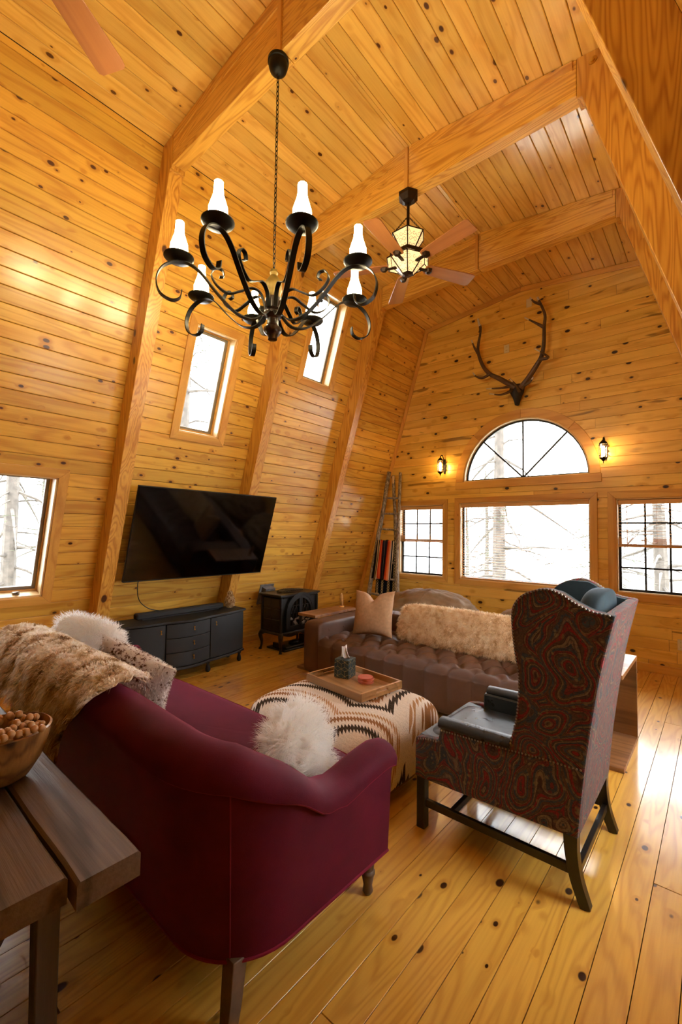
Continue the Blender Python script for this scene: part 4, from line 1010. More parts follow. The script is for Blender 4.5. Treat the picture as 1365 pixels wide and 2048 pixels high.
# ================================================================== BURGUNDY LOVESEAT
def sweep_section(mb, path, nrm, secfn, close_ends=True):
    """path: list of (x, y); nrm: outward unit normals; secfn(i) -> list of (offset_outward, z)"""
    n = len(path); m = None; vs = []; fs = []
    for i in range(n):
        s = secfn(i); m = len(s)
        for o, z in s: vs.append((path[i][0] + nrm[i][0] * o, path[i][1] + nrm[i][1] * o, z))
    for i in range(n - 1):
        for k in range(m - 1): fs.append((i * m + k, (i + 1) * m + k, (i + 1) * m + k + 1, i * m + k + 1))
    if close_ends: fs.append(tuple(range(m))); fs.append(tuple((n - 1) * m + k for k in range(m - 1, -1, -1)))
    return mb.add(vs, fs)
def loveseat():
    t = thing('velvet_sofa', 'burgundy velvet sofa with curved padded back and piping', 'sofa', (-2.2, 1.2, 0))
    ox, oy = -2.2, 1.2
    xr, xl, yf, yb, rc = -1.06, -3.34, 1.56, .775, .26
    pts = []
    for i in range(13): pts.append((lerp(xr + .0, xr - .01, i / 12), lerp(yf, yb + rc, i / 12), 1, 0))
    for i in range(1, 13):
        a = lerp(0, -PI / 2, i / 12); pts.append((xr - .01 - rc + rc * math.cos(a), yb + rc + rc * math.sin(a), math.cos(a), math.sin(a)))
    for i in range(1, 27): pts.append((lerp(xr - .01 - rc, xl + rc, i / 26), yb, 0, -1))
    for i in range(1, 13):
        a = lerp(-PI / 2, -PI, i / 12); pts.append((xl + rc + rc * math.cos(a), yb + rc + rc * math.sin(a), math.cos(a), math.sin(a)))
    for i in range(1, 13): pts.append((xl, lerp(yb + rc, yf, i / 12), -1, 0))
    n = len(pts); path = [(p[0] - ox, p[1] - oy) for p in pts]; nr = [(p[2], p[3]) for p in pts]
    L = [0]
    for i in range(1, n): L.append(L[-1] + math.dist(pts[i][:2], pts[i - 1][:2]))
    T = L[-1]; s_ = [min(l, T - l) for l in L]
    Hs = [interp(s, (0, .05, .18, .30, .42, .56, .72, .95, 1.3), (.640, .650, .635, .612, .640, .755, .845, .885, .90)) for s in s_]
    lean = [interp(s, (0, .35, .7, 1.0), (.02, .02, .075, .10)) for s in s_]
    thk = [interp(s, (0, .35, .7, 1.0), (.125, .125, .15, .16)) for s in s_]
    zb = .20
    def sec(i):
        H, le, th = Hs[i], lean[i], thk[i]; r = th / 2; out = [(-.03, zb), (.0, zb), (le * .35, lerp(zb, H, .35)), (le * .7, lerp(zb, H, .7)), (le * .93, H - r * 1.35)]
        for k in range(9):
            a = lerp(-.35, PI + .1, k / 8); out.append((le - r + .012 + (r + .012) * math.cos(a), H - r + r * math.sin(a)))
        out += [(le - th + .02, H - r * 1.9), (-th + .03, lerp(.36, H, .35)), (-th + .03, .30), (-.10, .28), (-.03, zb)]
        return out
    sweep_section(MB(), path, nr, sec).build('back_and_arms', VELVET, t, ang=60)
    pp = [Vector((path[i][0] + nr[i][0] * (lean[i] * .965 + .013), path[i][1] + nr[i][1] * (lean[i] * .965 + .013), Hs[i] - thk[i] * .655)) for i in range(n)]
    MB().tube(pp, .0085, 6).build('piping', PIPING, t)
    MB().tube([Vector((p[0], p[1], zb + .004)) for p in path], .006, 6).build('bottom_welt', PIPING, t)
    for idx in (18, n - 19):
        q = [Vector((path[idx][0] + nr[idx][0] * (o + .0012), path[idx][1] + nr[idx][1] * (o + .0012), z)) for o, z in sec(idx)[1:5]]
        MB().tube(q, .0022, 5).build('seam', PIPING, t)
    # arm front panels
    for i, sg in ((0, 1), (n - 1, -1)):
        x = path[i][0] - sg * .055; MB().box((x, yf - oy + .006, (zb + Hs[i]) / 2 - .02), (.095, .016, Hs[i] - zb - .10), ch=.006).build('arm_front_panel', VELVET, t, smooth=False)
    # base and seat cushion
    MB().box((0, 1.27 - oy, .255), (xr - xl - .12, .70, .11), ch=.012).build('seat_base', VELVET, t, smooth=False)
    nz = vnoise(9); cu = MB(); hx, hy, hz = 1.02, .385, .075
    def cush(u, v):
        a, b = 2 * PI * u, lerp(-PI / 2, PI / 2, v); f = lambda q, e: math.copysign(abs(q) ** e, q)
        x = hx * f(math.cos(b), .22) * f(math.cos(a), .16); y = hy * f(math.cos(b), .22) * f(math.sin(a), .2); z = hz * f(math.sin(b), .5)
        if z > 0: z += .012 * math.cos(x * PI / (2 * hx)) + .004 * math.sin(x * 34 + 1.5 * y) * (1 - (y / hy) ** 2) * (.4 + .6 * nz(x * 2, y)) 
        return (x, 1.30 - oy + y, .385 + z)
    cu.grid(cush, 96, 26, cu=True); cu.build('seat_cushion', VELVET, t, ang=60)
    MB().tube([cush(u / 64, .72) for u in range(65)], .0045, 5, cap=False).build('cushion_welt', PIPING, t)
    LEGW = plain('turned_oak_leg', '#5A4430', rough=.5, noise=.3, nscale=20)
    for x in (xr - .085, xl + .085):
        MB().lathe([(.014, 0), (.022, .012), (.018, .035), (.026, .075), (.030, .082), (.030, .090), (.024, .098), (.030, .15), (.034, .205)], 14, (x - ox, yf - .02 - oy, 0)).build('leg', LEGW, t)
        sg = 1 if x > -2 else -1
        b = MB(); P = [(x - ox - sg * .0, .87 - oy, .215), (x - ox, .86 - oy, .1), (x - ox, .85 - oy, .0)]; b.tube(P, [.038, .034, .028], 4, up=(1, 1, 0)); b.build('leg', LEGW, t, ang=20, bev=.003)
loveseat()

# pillows: superellipse cushion with pinched corners
def pillow_fn(w, h, d, pinch=.10, chop=0.0, seed=0):
    nz = vnoise(seed)
    def f(u, v):
        a = 2 * PI * u; c, s = math.cos(a), math.sin(a); k = max(abs(c), abs(s)); ex, ey = c / k, s / k          # square outline
        rr = 1 - abs(2 * v - 1); side = 1 if v >= .5 else -1             # back centre .. rim .. front centre
        x, z = ex * rr, ey * rr
        pin = 1 - pinch * ((1 - (abs(x)) ** 2) * abs(z) ** 3 + (1 - abs(z) ** 2) * abs(x) ** 3)
        th = d * (max(0, (1 - x ** 2)) * max(0, (1 - z ** 2))) ** .42
        if chop and z > 0: z -= chop * math.exp(-(x / .28) ** 2) * z ** 1.5
        return (x * w / 2 * pin, side * th / 2 * (1 + .06 * nz(x * 2, z * 2)), z * h / 2 * pin)
    return f
def pillow_mesh(w, h, d, pinch=.10, chop=0.0, seed=0, nu=48, nv=29):
    b = MB(); f = pillow_fn(w, h, d, pinch, chop, seed)
    b.grid(lambda u, v: f(u, v), nu, nv, cu=True); return b
def place(t, loc, rx=0, ry=0, rz=0):
    t.matrix_world = Matrix.Translation(loc) @ Matrix.Rotation(rz, 4, 'Z') @ Matrix.Rotation(rx, 4, 'X') @ Matrix.Rotation(ry, 4, 'Y')
def round_cushion(w, h, d, e=.55):
    f = lambda q, e: math.copysign(abs(q) ** e, q); b = MB()
    b.grid(lambda u, v: (w / 2 * f(math.cos(lerp(-PI / 2, PI / 2, v)), .7) * f(math.cos(2 * PI * u), e), d / 2 * f(math.sin(lerp(-PI / 2, PI / 2, v)), .9), h / 2 * f(math.cos(lerp(-PI / 2, PI / 2, v)), .7) * f(math.sin(2 * PI * u), e)), 48, 22, cu=True); return b
p = thing('fluffy_pillow', 'fluffy white sheepskin pillow propped at the television end of the velvet sofa', 'pillow'); place(p, (-2.93, 1.08, .745), rx=rad(18), ry=rad(14), rz=rad(30))
b = round_cushion(.44, .46, .18).build('cover', WHITEF, p); fur('fur', WHITEF, b, p, 9000, .045, .0016, comb=(0, 0, -.1), gravity=.2, rnd=.6, seed=2, clump=.03)
p = thing('cowhide_pillow', 'brown and white speckled cowhide pillow leaning beside the fluffy white one', 'pillow'); place(p, (-2.36, 1.09, .70), rx=rad(24), ry=rad(26), rz=rad(26))
b = pillow_mesh(.43, .45, .16, seed=2).build('cover', HAIRONHIDE, p); fur('fur', HAIRONHIDE, b, p, 7000, .014, .0012, comb=(.2, 0, -.6), rnd=.3, seed=3)
p = thing('long_fur_pillow', 'white long haired fur pillow tucked behind the velvet sofa arm by the chair', 'pillow'); place(p, (-1.335, 1.31, .585), rx=rad(16), ry=rad(0), rz=rad(-62))
b = round_cushion(.38, .34, .17).build('cover', WHITEF, p); fur('fur', WHITEF, b, p, 9000, .075, .0014, comb=(-.1, 0, .05), gravity=.25, rnd=.55, seed=5, clump=.04)

# reindeer hide draped over the sofa back
def hide():
    t = thing('reindeer_hide', 'tan and cream reindeer hide draped over the velvet sofa back', 'animal hide', (-2.2, .72, 0))
    nz = vnoise(21)
    prof = [(.30, .64), (.25, .72), (.205, .82), (.15, .895), (.07, .930), (-.02, .925), (-.075, .88), (-.098, .80), (-.10, .70), (-.095, .60), (-.09, .50)]   # (y rel, z)
    NP = len(prof)
    def edge_front(u): return interp(u, (0, .06, .16, .30, .5, .72, .85, .94, 1), (3.4, 2.6, 2.2, 2.7, 3.0, 2.9, 2.4, 2.8, 3.8))
    def edge_back(u): return interp(u, (0, .05, .12, .22, .4, .55, .66, .74, .80, .86, .93, 1), (5.2, 7.4, 9.2, 8.0, 7.6, 7.8, 8.6, 9.9, 9.6, 7.6, 6.6, 5.0))
    def f(u, v):
        k = lerp(edge_front(u), edge_back(u), v); y = interp(k, range(NP), [q[0] for q in prof]); z = interp(k, range(NP), [q[1] for q in prof])
        x = lerp(-.85, .52, u) + .03 * nz(v * 3, u * 5) + .05 * (v - .5) * (u - .5)
        w = .010 * nz(u * 9, v * 6, 2.0); up = 1 - smooth01((k - 5) / 3)
        return (x, y - (1 - up) * (.012 + abs(w)) - .006, z + up * (.014 + w))
    b = MB(); b.grid(f, 60, 40); o = b.build('skin', HIDE, t, ang=80)
    m = o.modifiers.new('s', 'SOLIDIFY'); m.thickness = .006; m.offset = 1
    me = o.data
    # make sure strands grow outwards
    me.calc_loop_triangles(); N = np.mean([p.normal.z for p in me.polygons if p.center.z > .9])
    if N < 0: me.flip_normals()
    L = lambda p: 1.0 + 1.5 * smooth01((.84 - p[2]) / .25) * (1 if p[1] < 0 else .3) 
    fur('fur', HIDE, o, t, 30000, .042, .0017, comb=(.35, -.35, -.55), gravity=.5, rnd=.24, seed=8, lenfn=L, clump=.035)
hide()

# ================================================================== CONSOLE TABLE
RUSTIC = pine('rustic_oak', 0, '#6C584A', '#3C2E26', '#1A0F08', rough=.55, coat=.1, kscale=3, kthr=.07, kdens=.35, rings=40, contrast=1.2, bmp=.003, var=.35, streak=.5)
RUSTICV = pine('rustic_oak_upright', 2, '#5A4A3E', '#332822', '#1A0F08', rough=.6, coat=.05, kscale=3, kthr=.05, kdens=.3, rings=36, contrast=.9, bmp=.0016, var=.3)
def console():
    t = thing('console_table', 'rustic dark plank console table behind the velvet sofa', 'table', (-2.2, .25, 0))
    nz = vnoise(33)
    for k, (y0, y1, xe) in enumerate(((.395, .535, -1.085), (.245, .388, -1.125), (.10, .239, -1.10), (-.045, .094, -1.13))):
        n = 26; b = MB()
        def f(u, v, y0=y0, y1=y1, xe=xe):
            x = lerp(-3.25, xe, u); yl = y0 + .004 * nz(x * 4, y0 * 30); yh = y1 + .004 * nz(x * 4, y1 * 30 + 9); c = .007
            P = [(yl, .662), (yl, .722 - c), (yl + c, .722), (yh - c, .722), (yh, .722 - c), (yh, .662)]
            q = P[min(5, int(round(v * 5)))] if v < .999 else P[5]
            return (x + 2.2, q[0] - .25, q[1] + .0012 * nz(x * 9, q[0] * 20))
        vs = [f(i / n, j / 5) for i in range(n + 1) for j in range(6)]; fs = []
        for i in range(n):
            for j in range(6): fs.append((i * 6 + j, (i + 1) * 6 + j, (i + 1) * 6 + (j + 1) % 6, i * 6 + (j + 1) % 6))
        fs += [tuple(range(6)), tuple(n * 6 + j for j in range(5, -1, -1))]
        b.add(vs, fs); b.build('plank', RUSTIC, t, smooth=False)
    for x in (-1.57, -2.9):
        MB().box((x + 2.2, .0, .62), (.075, .50, .08), ch=.008).build('top_rail', RUSTIC, t, smooth=False)
        for y in (.235, -.235):
            MB().tube([(x + 2.2, y * 1.02, .0), (x + 2.2, y, .3), (x + 2.2, y, .60)], [.042, .044, .046], 4, up=(1, 1, 0)).build('leg', RUSTICV, t, ang=20, bev=.004)
        b = MB(); P = curve([(x + 2.2, -.22, .10), (x + 2.2, -.1, .16), (x + 2.2, .06, .28), (x + 2.2, .2, .52)], 6); b.tube(P, .036, 4, up=(1, 1, 0)); b.build('brace', RUSTICV, t, ang=20)
    MB().box((-.035, -.0, .13), (1.3, .07, .06), ch=.008).build('stretcher', RUSTIC, t, smooth=False)
console()
# wooden bowl with bead garland
BOWL = pine('olive_wood_bowl', 2, '#C08A4A', '#6E4420', '#3A2010', rough=.4, coat=.2, kscale=6, kthr=.2, kdens=.7, rings=50, contrast=1.0, useobj=True)
bw = thing('wooden_bowl', 'carved grainy wooden bowl on the console table', 'bowl', (-1.70, .385, .722)); bw.scale = (.78, .78, .82)
MB().lathe([(.0, .0), (.07, .002), (.10, .02), (.135, .075), (.155, .135), (.168, .19), (.160, .193), (.146, .14), (.12, .07), (.08, .03), (.0, .022)], 32).build('shell', BOWL, bw)
BEAD = plain('tan_wood_beads', '#B98A56', rough=.5, noise=.2, nscale=25)
gl_ = thing('bead_garland', 'strand of round tan wooden beads heaped in the wooden bowl', 'garland', (-1.70, .385, .722)); gl_.scale = (.78, .78, .82)
r_ = random.Random(4); bm_ = MB(); bm_.ball((0, 0, 0), .0145, 10, 8); bead_me = bm_.mesh('bead', BEAD)
path_b = []
for i in range(58):
    a = i * .30; rr = .055 + .085 * abs(math.sin(i * .13 + .6)); path_b.append((rr * math.cos(a), rr * math.sin(a), .165 + .035 * (1 - rr / .15) + .012 * math.sin(i * 1.9) + .022 * (i / 58)))
for i in range(9): path_b.append((.148 + .006 * math.sin(i), -.10 + .024 * i, .208 + .004 * math.sin(i * 2)))
for q in path_b: link_mesh('bead', bead_me, gl_, Matrix.Translation(q))

# ================================================================== OTTOMAN, TRAY AND CONTENTS
ot = thing('kilim_ottoman', 'large square ottoman covered in striped kilim weave', 'ottoman', (-1.90, 2.27, 0))
nz = vnoise(41)
def ott(u, v):
    a, b = 2 * PI * u, lerp(-PI / 2, PI / 2, v); f = lambda q, e: math.copysign(abs(q) ** e, q)
    x = .525 * f(math.cos(b), .28) * f(math.cos(a), .36); y = .475 * f(math.cos(b), .28) * f(math.sin(a), .36); z = .225 + .205 * f(math.sin(b), .62)
    if b > 0: z += .012 * (1 - (x / .52) ** 2) * (1 - (y / .47) ** 2)
    return (x + .005 * nz(y * 6, z * 6), y, z)
MB().grid(ott, 72, 34, cu=True).build('upholstery', KILIM, ot, ang=70)
for sx in (-1, 1):
    for sy in (-1, 1): MB().lathe([(.022, 0), (.028, .03), (.028, .05)], 10, (sx * .36, sy * .32, 0)).build('foot', BLACKW, ot)
TZ = .447
TRAYW = pine('acacia_tray', 0, '#BC8C54', '#86602F', '#3A200E', rough=.4, coat=.2, kscale=3, kthr=.05, kdens=.25, rings=30, contrast=.8, useobj=True, var=.5)
tr_ = thing('serving_tray', 'wooden serving tray with cut-out handles on the ottoman', 'tray', (-1.955, 2.435, TZ), rad(-7))
tw, td, th_ = .53, .385, .052
for k in range(5):
    y0 = lerp(-td / 2, td / 2, k / 5); MB().box((0, y0 + td / 10, .006), (tw - .02, td / 5 - .0008, .012)).build('slat', TRAYW, tr_, smooth=False)
for sg in (-1, 1):
    MB().box((0, sg * (td / 2), th_ / 2), (tw + .014, .014, th_), ch=.002).build('long_side', TRAYW, tr_, smooth=False)
    e = MB(); x = sg * tw / 2
    e.box((x, 0, .012), (.014, td - .012, .024)); e.box((x, 0, th_ - .007), (.014, td - .012, .014)); 
    for s2 in (-1, 1): e.box((x, s2 * (td / 4 + .025), .030), (.014, td / 2 - .062, .035))
    e.build('handle_end', TRAYW, tr_, smooth=False)
GRN = plain('dark_green_box', '#253430', rough=.6, noise=.1); TIS = plain('tissue_paper', '#F2F0EC', rough=.85); GOLD = plain('gold_line', '#B79B55', rough=.4, metal=.6)
tb = thing('tissue_box', 'dark green cube tissue box with gold hexagon lines on the tray', 'tissue box', (-2.085, 2.50, TZ + .013), rad(12))
bs, bh = .115, .13
MB().box((0, 0, bh / 2), (bs, bs, bh), ch=.0025).build('carton', GRN, tb, smooth=False)
def seg_clip(p, q, w, h):
    (x0, y0), (x1, y1) = p, q; dx, dy = x1 - x0, y1 - y0; t0, t1 = 0, 1
    for a, b in ((-dx, x0 + w), (dx, w - x0), (-dy, y0), (dy, h - y0)):
        if abs(a) < 1e-9:
            if b < 0: return None
        else:
            r = b / a
            if a < 0: t0 = max(t0, r)
            else: t1 = min(t1, r)
    return None if t0 >= t1 else ((x0 + dx * t0, y0 + dy * t0), (x0 + dx * t1, y0 + dy * t1))
ln = MB(); S = .033
for i in range(-3, 4):
    for j in range(-1, 6):
        c = ((i + .5 * (j % 2)) * S * math.sqrt(3), j * S * 1.5)
        for k in range(6):
            a, b_ = k * PI / 3 + PI / 6, (k + 1) * PI / 3 + PI / 6
            segs = [((c[0] + S * math.cos(a), c[1] + S * math.sin(a)), (c[0] + S * math.cos(b_), c[1] + S * math.sin(b_)))]
            if k % 2 == 0: segs.append((c, (c[0] + S * math.cos(a), c[1] + S * math.sin(a))))
            for p_, q_ in segs:
                r = seg_clip(p_, q_, bs / 2 - .002, bh - .002)
                if r is None: continue
                for fc in range(4):
                    R = Matrix.Rotation(fc * PI / 2, 3, 'Z'); ln.tube([R @ Vector((r[0][0], -bs / 2 - .0003, r[0][1])), R @ Vector((r[1][0], -bs / 2 - .0003, r[1][1]))], .0008, 4, cap=False)
ln.build('gold_lines', GOLD, tb)
MB().lathe([(.0, .0), (.035, .0), (.035, .0012), (.0, .0012)], 20, (0, 0, bh)).build('opening', plain('opening_dark', '#12100E'), tb)
ts = MB(); nzt = vnoise(55)
ts.grid(lambda u, v: ((lerp(-.040, .040, u)) * (1 - .25 * v) + .014 * v * math.sin(u * 5), .014 * math.sin(u * 9 + v * 3) * (1 - .3 * v), bh - .004 + .105 * v * (1 - .55 * abs(u - .42)) + .006 * nzt(u * 4, v * 4)), 14, 10)
ts.build('tissue', TIS, tb)
TERRA = plain('terracotta_coaster', '#B5583A', rough=.8, noise=.15)
for k in range(4):
    c = MB().lathe([(.0, .0), (.052, .0), (.054, .002), (.054, .008), (.052, .010), (.047, .0095), (.047, .0085), (.0, .0085)], 28).build('coaster', TERRA)
    lab = ['bottom coaster of the terracotta stack on the tray', 'second coaster up in the terracotta stack on the tray', 'third coaster up in the terracotta stack on the tray', 'top round terracotta coaster of the stack on the tray'][k]
    tag(c, lab, 'coaster', 'terracotta coasters'); c.location = (-1.895 + .003 * math.sin(k * 4), 2.50 + .003 * math.cos(k * 3), TZ + .0125 + k * .0102)

# ================================================================== LEATHER SOFA
def leather_sofa():
    ox, oy = -2.08, 3.8
    t = thing('leather_sofa', 'long brown tufted leather sofa with low square arms', 'sofa', (ox, oy, 0))
    xl, xr, aw, yf, yb = -3.30, -.86, .23, 3.27, 4.26
    a_, b_ = .205, .33
    def puff(x, y): return math.sqrt(abs(math.sin(PI * (x / a_ + y / b_)) * math.sin(PI * (x / a_ - y / b_))) + 1e-6)
    x0, x1 = xl + aw - .005 - ox, xr - aw + .005 - ox
    def seat(u, v):
        x = lerp(x0, x1, u); s = v * 1.12
        if s < .30: q = s / .30; y = yf - oy - .0; z = lerp(.10, .375, q); w = abs(math.sin(PI * x / a_)) ** .5; return (x, y - .016 * w * min(1, q * 3), z)
        if s < .40: a = (s - .30) / .10 * PI / 2; y = yf - oy + .055 * (1 - math.cos(a)); z = .375 + .045 * math.sin(a); w = abs(math.sin(PI * x / a_)) ** .5; return (x, y - .016 * w * math.cos(a), z + .031 * w * math.sin(a) - .015)
        y = yf - oy + .055 + (s - .40); w = puff(x, y - (yf - oy) - .055 + b_ / 2 * 1.0); e = smooth01((s - .40) / .06); w2 = abs(math.sin(PI * x / a_)) ** .5
        return (x, y, .405 + .050 * lerp(w2 * .62, w, e))
    MB().grid(seat, 190, 76).build('tufted_seat', LEATHER, t, ang=80)
    bt = MB(); yy0 = yf - oy + .055
    n = 0
    for i in range(-6, 7):
        for j in range(0, 5):
            x = i * a_ / 2; 
            if (i + j) % 2: continue
            y = yy0 - b_ / 2 + j * b_ / 2
            if x0 + .03 < x < x1 - .03 and yy0 + .04 < y < yy0 + .62: bt.ball((x, y, .410), (.010, .010, .006), 8, 5)
    bt.build('buttons', LEATHER, t)
    MB().box(((x0 + x1) / 2, .0, .10), (x1 - x0, yb - yf - .05, .12), ch=.01).build('seat_base', LEATHER, t, smooth=False)
    def pad(c, h, name, e=.14, mat=LEATHER):
        f = lambda q, e: math.copysign(abs(q) ** e, q)
        def g(u, v):
            a, b = 2 * PI * u, lerp(-PI / 2, PI / 2, v)
            return (c[0] + h[0] * f(math.cos(b), e) * f(math.cos(a), e), c[1] + h[1] * f(math.cos(b), e) * f(math.sin(a), e), c[2] + h[2] * f(math.sin(b), e * 1.3))
        return MB().grid(g, 48, 24, cu=True).build(name, mat, t, ang=60)
    for sg, x in ((-1, xl + aw / 2), (1, xr - aw / 2)):
        arm = pad((x - ox, (yf + yb) / 2 - oy, .32), (aw / 2, (yb - yf) / 2, .262), 'arm')
        for k in range(4):
            yy = lerp(yf + .15, yb - .15, k / 3) - oy; MB().ball((x - ox - sg * (aw / 2 + .0), yy, .50), (.005, .011, .011), 8, 5).build('button', LEATHER, arm)
    pad((-.0, yb - .10 - oy, .33), ((xr - xl) / 2 - .02, .11, .29), 'back')
    for x in (xl + .08, xr - .08):
        for y in (yf + .08, yb - .08): MB().box((x - ox, y - oy, .03), (.06, .06, .065), ch=.004).build('foot', BLACKW, t, smooth=False)
leather_sofa()
p = thing('linen_pillow', 'beige linen pillow with a chopped dent in its top', 'pillow'); place(p, (-2.73, 3.72, .67), rx=rad(-14), ry=rad(-3), rz=rad(8))
pillow_mesh(.46, .47, .19, pinch=.12, chop=.42, seed=6, nu=64, nv=41).build('cover', LINEN, p, ang=60)
p = thing('long_fur_bolster', 'long cream shaggy fur lumbar pillow along the leather sofa back', 'pillow'); place(p, (-1.83, 3.86, .605), rx=rad(-20), rz=rad(0))
f = lambda q, e: math.copysign(abs(q) ** e, q)
bb = MB(); bb.grid(lambda u, v: (.66 * f(math.cos(lerp(-PI / 2, PI / 2, v)), .35) * f(math.cos(2 * PI * u), .3), .085 * f(math.sin(lerp(-PI / 2, PI / 2, v)), .8), .185 * f(math.cos(lerp(-PI / 2, PI / 2, v)), .35) * f(math.sin(2 * PI * u), .4)), 60, 22, cu=True)
bo = bb.build('cover', CREAMF, p); fur('fur', CREAMF, bo, p, 26000, .042, .0014, comb=(.0, 0, -.35), gravity=.5, rnd=.42, seed=9, clump=.022)

# C-shaped walnut side tables at both sofa ends
def ctable(label, x0, x1, y0, y1, h):
    t = thing('side_table', label, 'side table', ((x0 + x1) / 2, (y0 + y1) / 2, 0), 0, 'walnut side tables at the leather sofa ends'); w, d = x1 - x0, y1 - y0
    MB().box((0, 0, h - .014), (w, d, .028), ch=.002).build('top', WALNUT, t, smooth=False)
    MB().box((0, 0, .014), (w, d, .028), ch=.002).build('base', WALNUT, t, smooth=False)
    MB().box((0, d / 2 - .014, h / 2), (w - .002, .026, h - .056)).build('back_panel', WALNUT, t, smooth=False)
ctable('walnut side table at the sofa end beside the iron stove', -3.575, -3.31, 3.46, 4.18, .605)
ctable('walnut side table behind the wingback chair', -.835, -.488, 3.35, 3.98, .612)
FEATH = plain('tan_pampas', '#C79A5A', rough=.9, noise=.3)
t = thing('dried_plume', 'tan dried plume standing on the walnut side table by the stove', 'ornament', (-3.47, 4.08, .605))
s = MB(); s.tube(curve([(0, 0, .0), (.004, 0, .06), (-.004, 0, .12), (.002, 0, .165)], 4), [.016] * 4 + [.021] * 4 + [.017] * 3 + [.010, .003], 8); so = s.build('plume', FEATH, t); fur('bristles', FEATH, so, t, 500, .012, .0016, comb=(0, 0, .8), rnd=.3, seed=12)
MB().lathe([(.03, .0), (.034, .004), (.03, .012), (.012, .016), (.0, .016)], 14).build('base', FEATH, t)

# ================================================================== BEAN BAGS
def beanbag(label, c, r, seed, lean):
    t = thing('bean_bag', label, 'bean bag', (c[0], c[1], 0)); nz = vnoise(seed)
    def g(u, v):
        a, b = 2 * PI * u, lerp(-PI / 2, PI / 2, v); x, y, z = math.cos(b) * math.cos(a), math.cos(b) * math.sin(a), math.sin(b)
        k = 1.03 + .10 * nz(x * 1.5, y * 1.5, z * 1.5) - .085 * abs(nz(x * 3.5 + 2, y * 3.5, z * 3.0)) - .055 * abs(nz(x * 7 + 5, y * 7, z * 6.0))
        zz = r[2] * (z * k + .8) if z > -.8 else 0.0
        zz = max(0.0, zz) ; top = smooth01((z - .1) / .8)
        return (r[0] * x * k * (1 - .15 * max(0, z)) + lean[0] * top, r[1] * y * k + lean[1] * top, zz)
    MB().grid(g, 110, 60, cu=True).build('bag', CANVAS, t, ang=60)
    sm = MB()
    for q in (0.12, .45, .78): sm.tube([g(q, v) for v in np.linspace(.35, .98, 24)], .006, 5)
    sm.build('seam', CANVAS, t)
beanbag('large wrinkled taupe bean bag between ladder and leather sofa', (-3.02, 5.16), (.88, .54, .43), 61, (.12, 0))
beanbag('smaller taupe bean bag behind the leather sofa beside the wingback chair', (-1.50, 5.16), (.62, .52, .40), 67, (-.05, 0))

# ================================================================== LADDER AND BLANKET
BARK = NT('lichen_bark_pole'); n_ = BARK.noise(BARK.vec('MULTIPLY', BARK.obj(), (1, 1, .35)), 60, 4, .7); BARK.P(Base_Color=BARK.ramp(n_, [(.32, col('#4A3A2A')), (.5, col('#857660')), (.66, col('#B9AE98'))]), Roughness=.9); BARK.bump(n_, .004); BARK = BARK.m
CUTW = plain('pale_cut_wood', '#C9A878', rough=.7)
def ladder():
    t = thing('log_ladder', 'rustic barked pole ladder leaning in the corner by the sash window', 'ladder', (-4.0, 5.7, 0)); o = Vector((-4.0, 5.7, 0)); nz = vnoise(71)
    A0, A1 = Vector((-4.265, 5.53, 0)), Vector((-4.06, 5.93, 2.49)); B0, B1 = Vector((-3.66, 5.51, 0)), Vector((-3.865, 5.95, 2.465)); C0, C1 = Vector((-3.64, 5.62, 0)), Vector((-3.985, 5.93, 2.42))
    def pole(a, b, r0, r1, name='rail'):
        P = [a.lerp(b, i / 14) - o + Vector((.008 * nz(i * .5, a.x * 9), .008 * nz(i * .5 + 7, a.y), 0)) for i in range(15)]
        q = MB().tube(P, [lerp(r0, r1, i / 14) * (1 + .08 * nz(i * 1.1, 3)) for i in range(15)], 10).build(name, BARK, t)
        return q
    pole(A0, A1, .034, .033); pole(B0, B1, .030, .024); pole(C0, C1, .024, .026)
    MB().tube([C1.lerp(C0, .005) - o, C1.lerp(C0, .055) - o], [.0275, .028], 10).build('cut_end', CUTW, t)
    for z in (.30, .55, .80, 1.05, 1.36, 1.56, 1.81, 2.06):
        a, b = A0.lerp(A1, z / 2.49), B0.lerp(B1, (z - .01) / 2.465)
        P = [a.lerp(b, i / 6) - o + Vector((0, -.012, .006 * nz(z * 9, i * .8))) for i in range(7)]
        MB().tube(P, .016, 8).build('rung', BARK, t)
ladder()
def serape():
    t = NT('serape_stripes'); s = t.sep(t.obj()); u = s[0]
    n = t.noise(t.vec('MULTIPLY', t.obj(), (30, 1, 40)), 9, 2)
    xx = t.math('ADD', t.math('MULTIPLY', u, 2.9), .5)
    c = t.ramp(xx, [(0, col('#14161C')), (.06, col('#C9B48C')), (.12, col('#1A1A20')), (.17, col('#D8C49A')), (.22, col('#C23E22')), (.29, col('#E2622E')), (.34, col('#8A1E1C')), (.37, col('#15151A')), (.46, col('#8A7A6A')), (.47, col('#121218')), (.58, col('#7A1C1C')), (.62, col('#D9552A')), (.72, col('#E8824A')), (.80, col('#C8A890')), (.85, col('#1C2430')), (.90, col('#C9B48C')), (.95, col('#161A22'))], 'CONSTANT')
    f = t.mr(t.math('FRACT', t.math('MULTIPLY', u, 130)), .4, .6); c = t.mix(t.math('MULTIPLY', f, .28), c, c4('#2A1A16'))
    t.P(Base_Color=c, Roughness=.95, Specular_IOR_Level=.1); t.bump(n, .002); return t.m
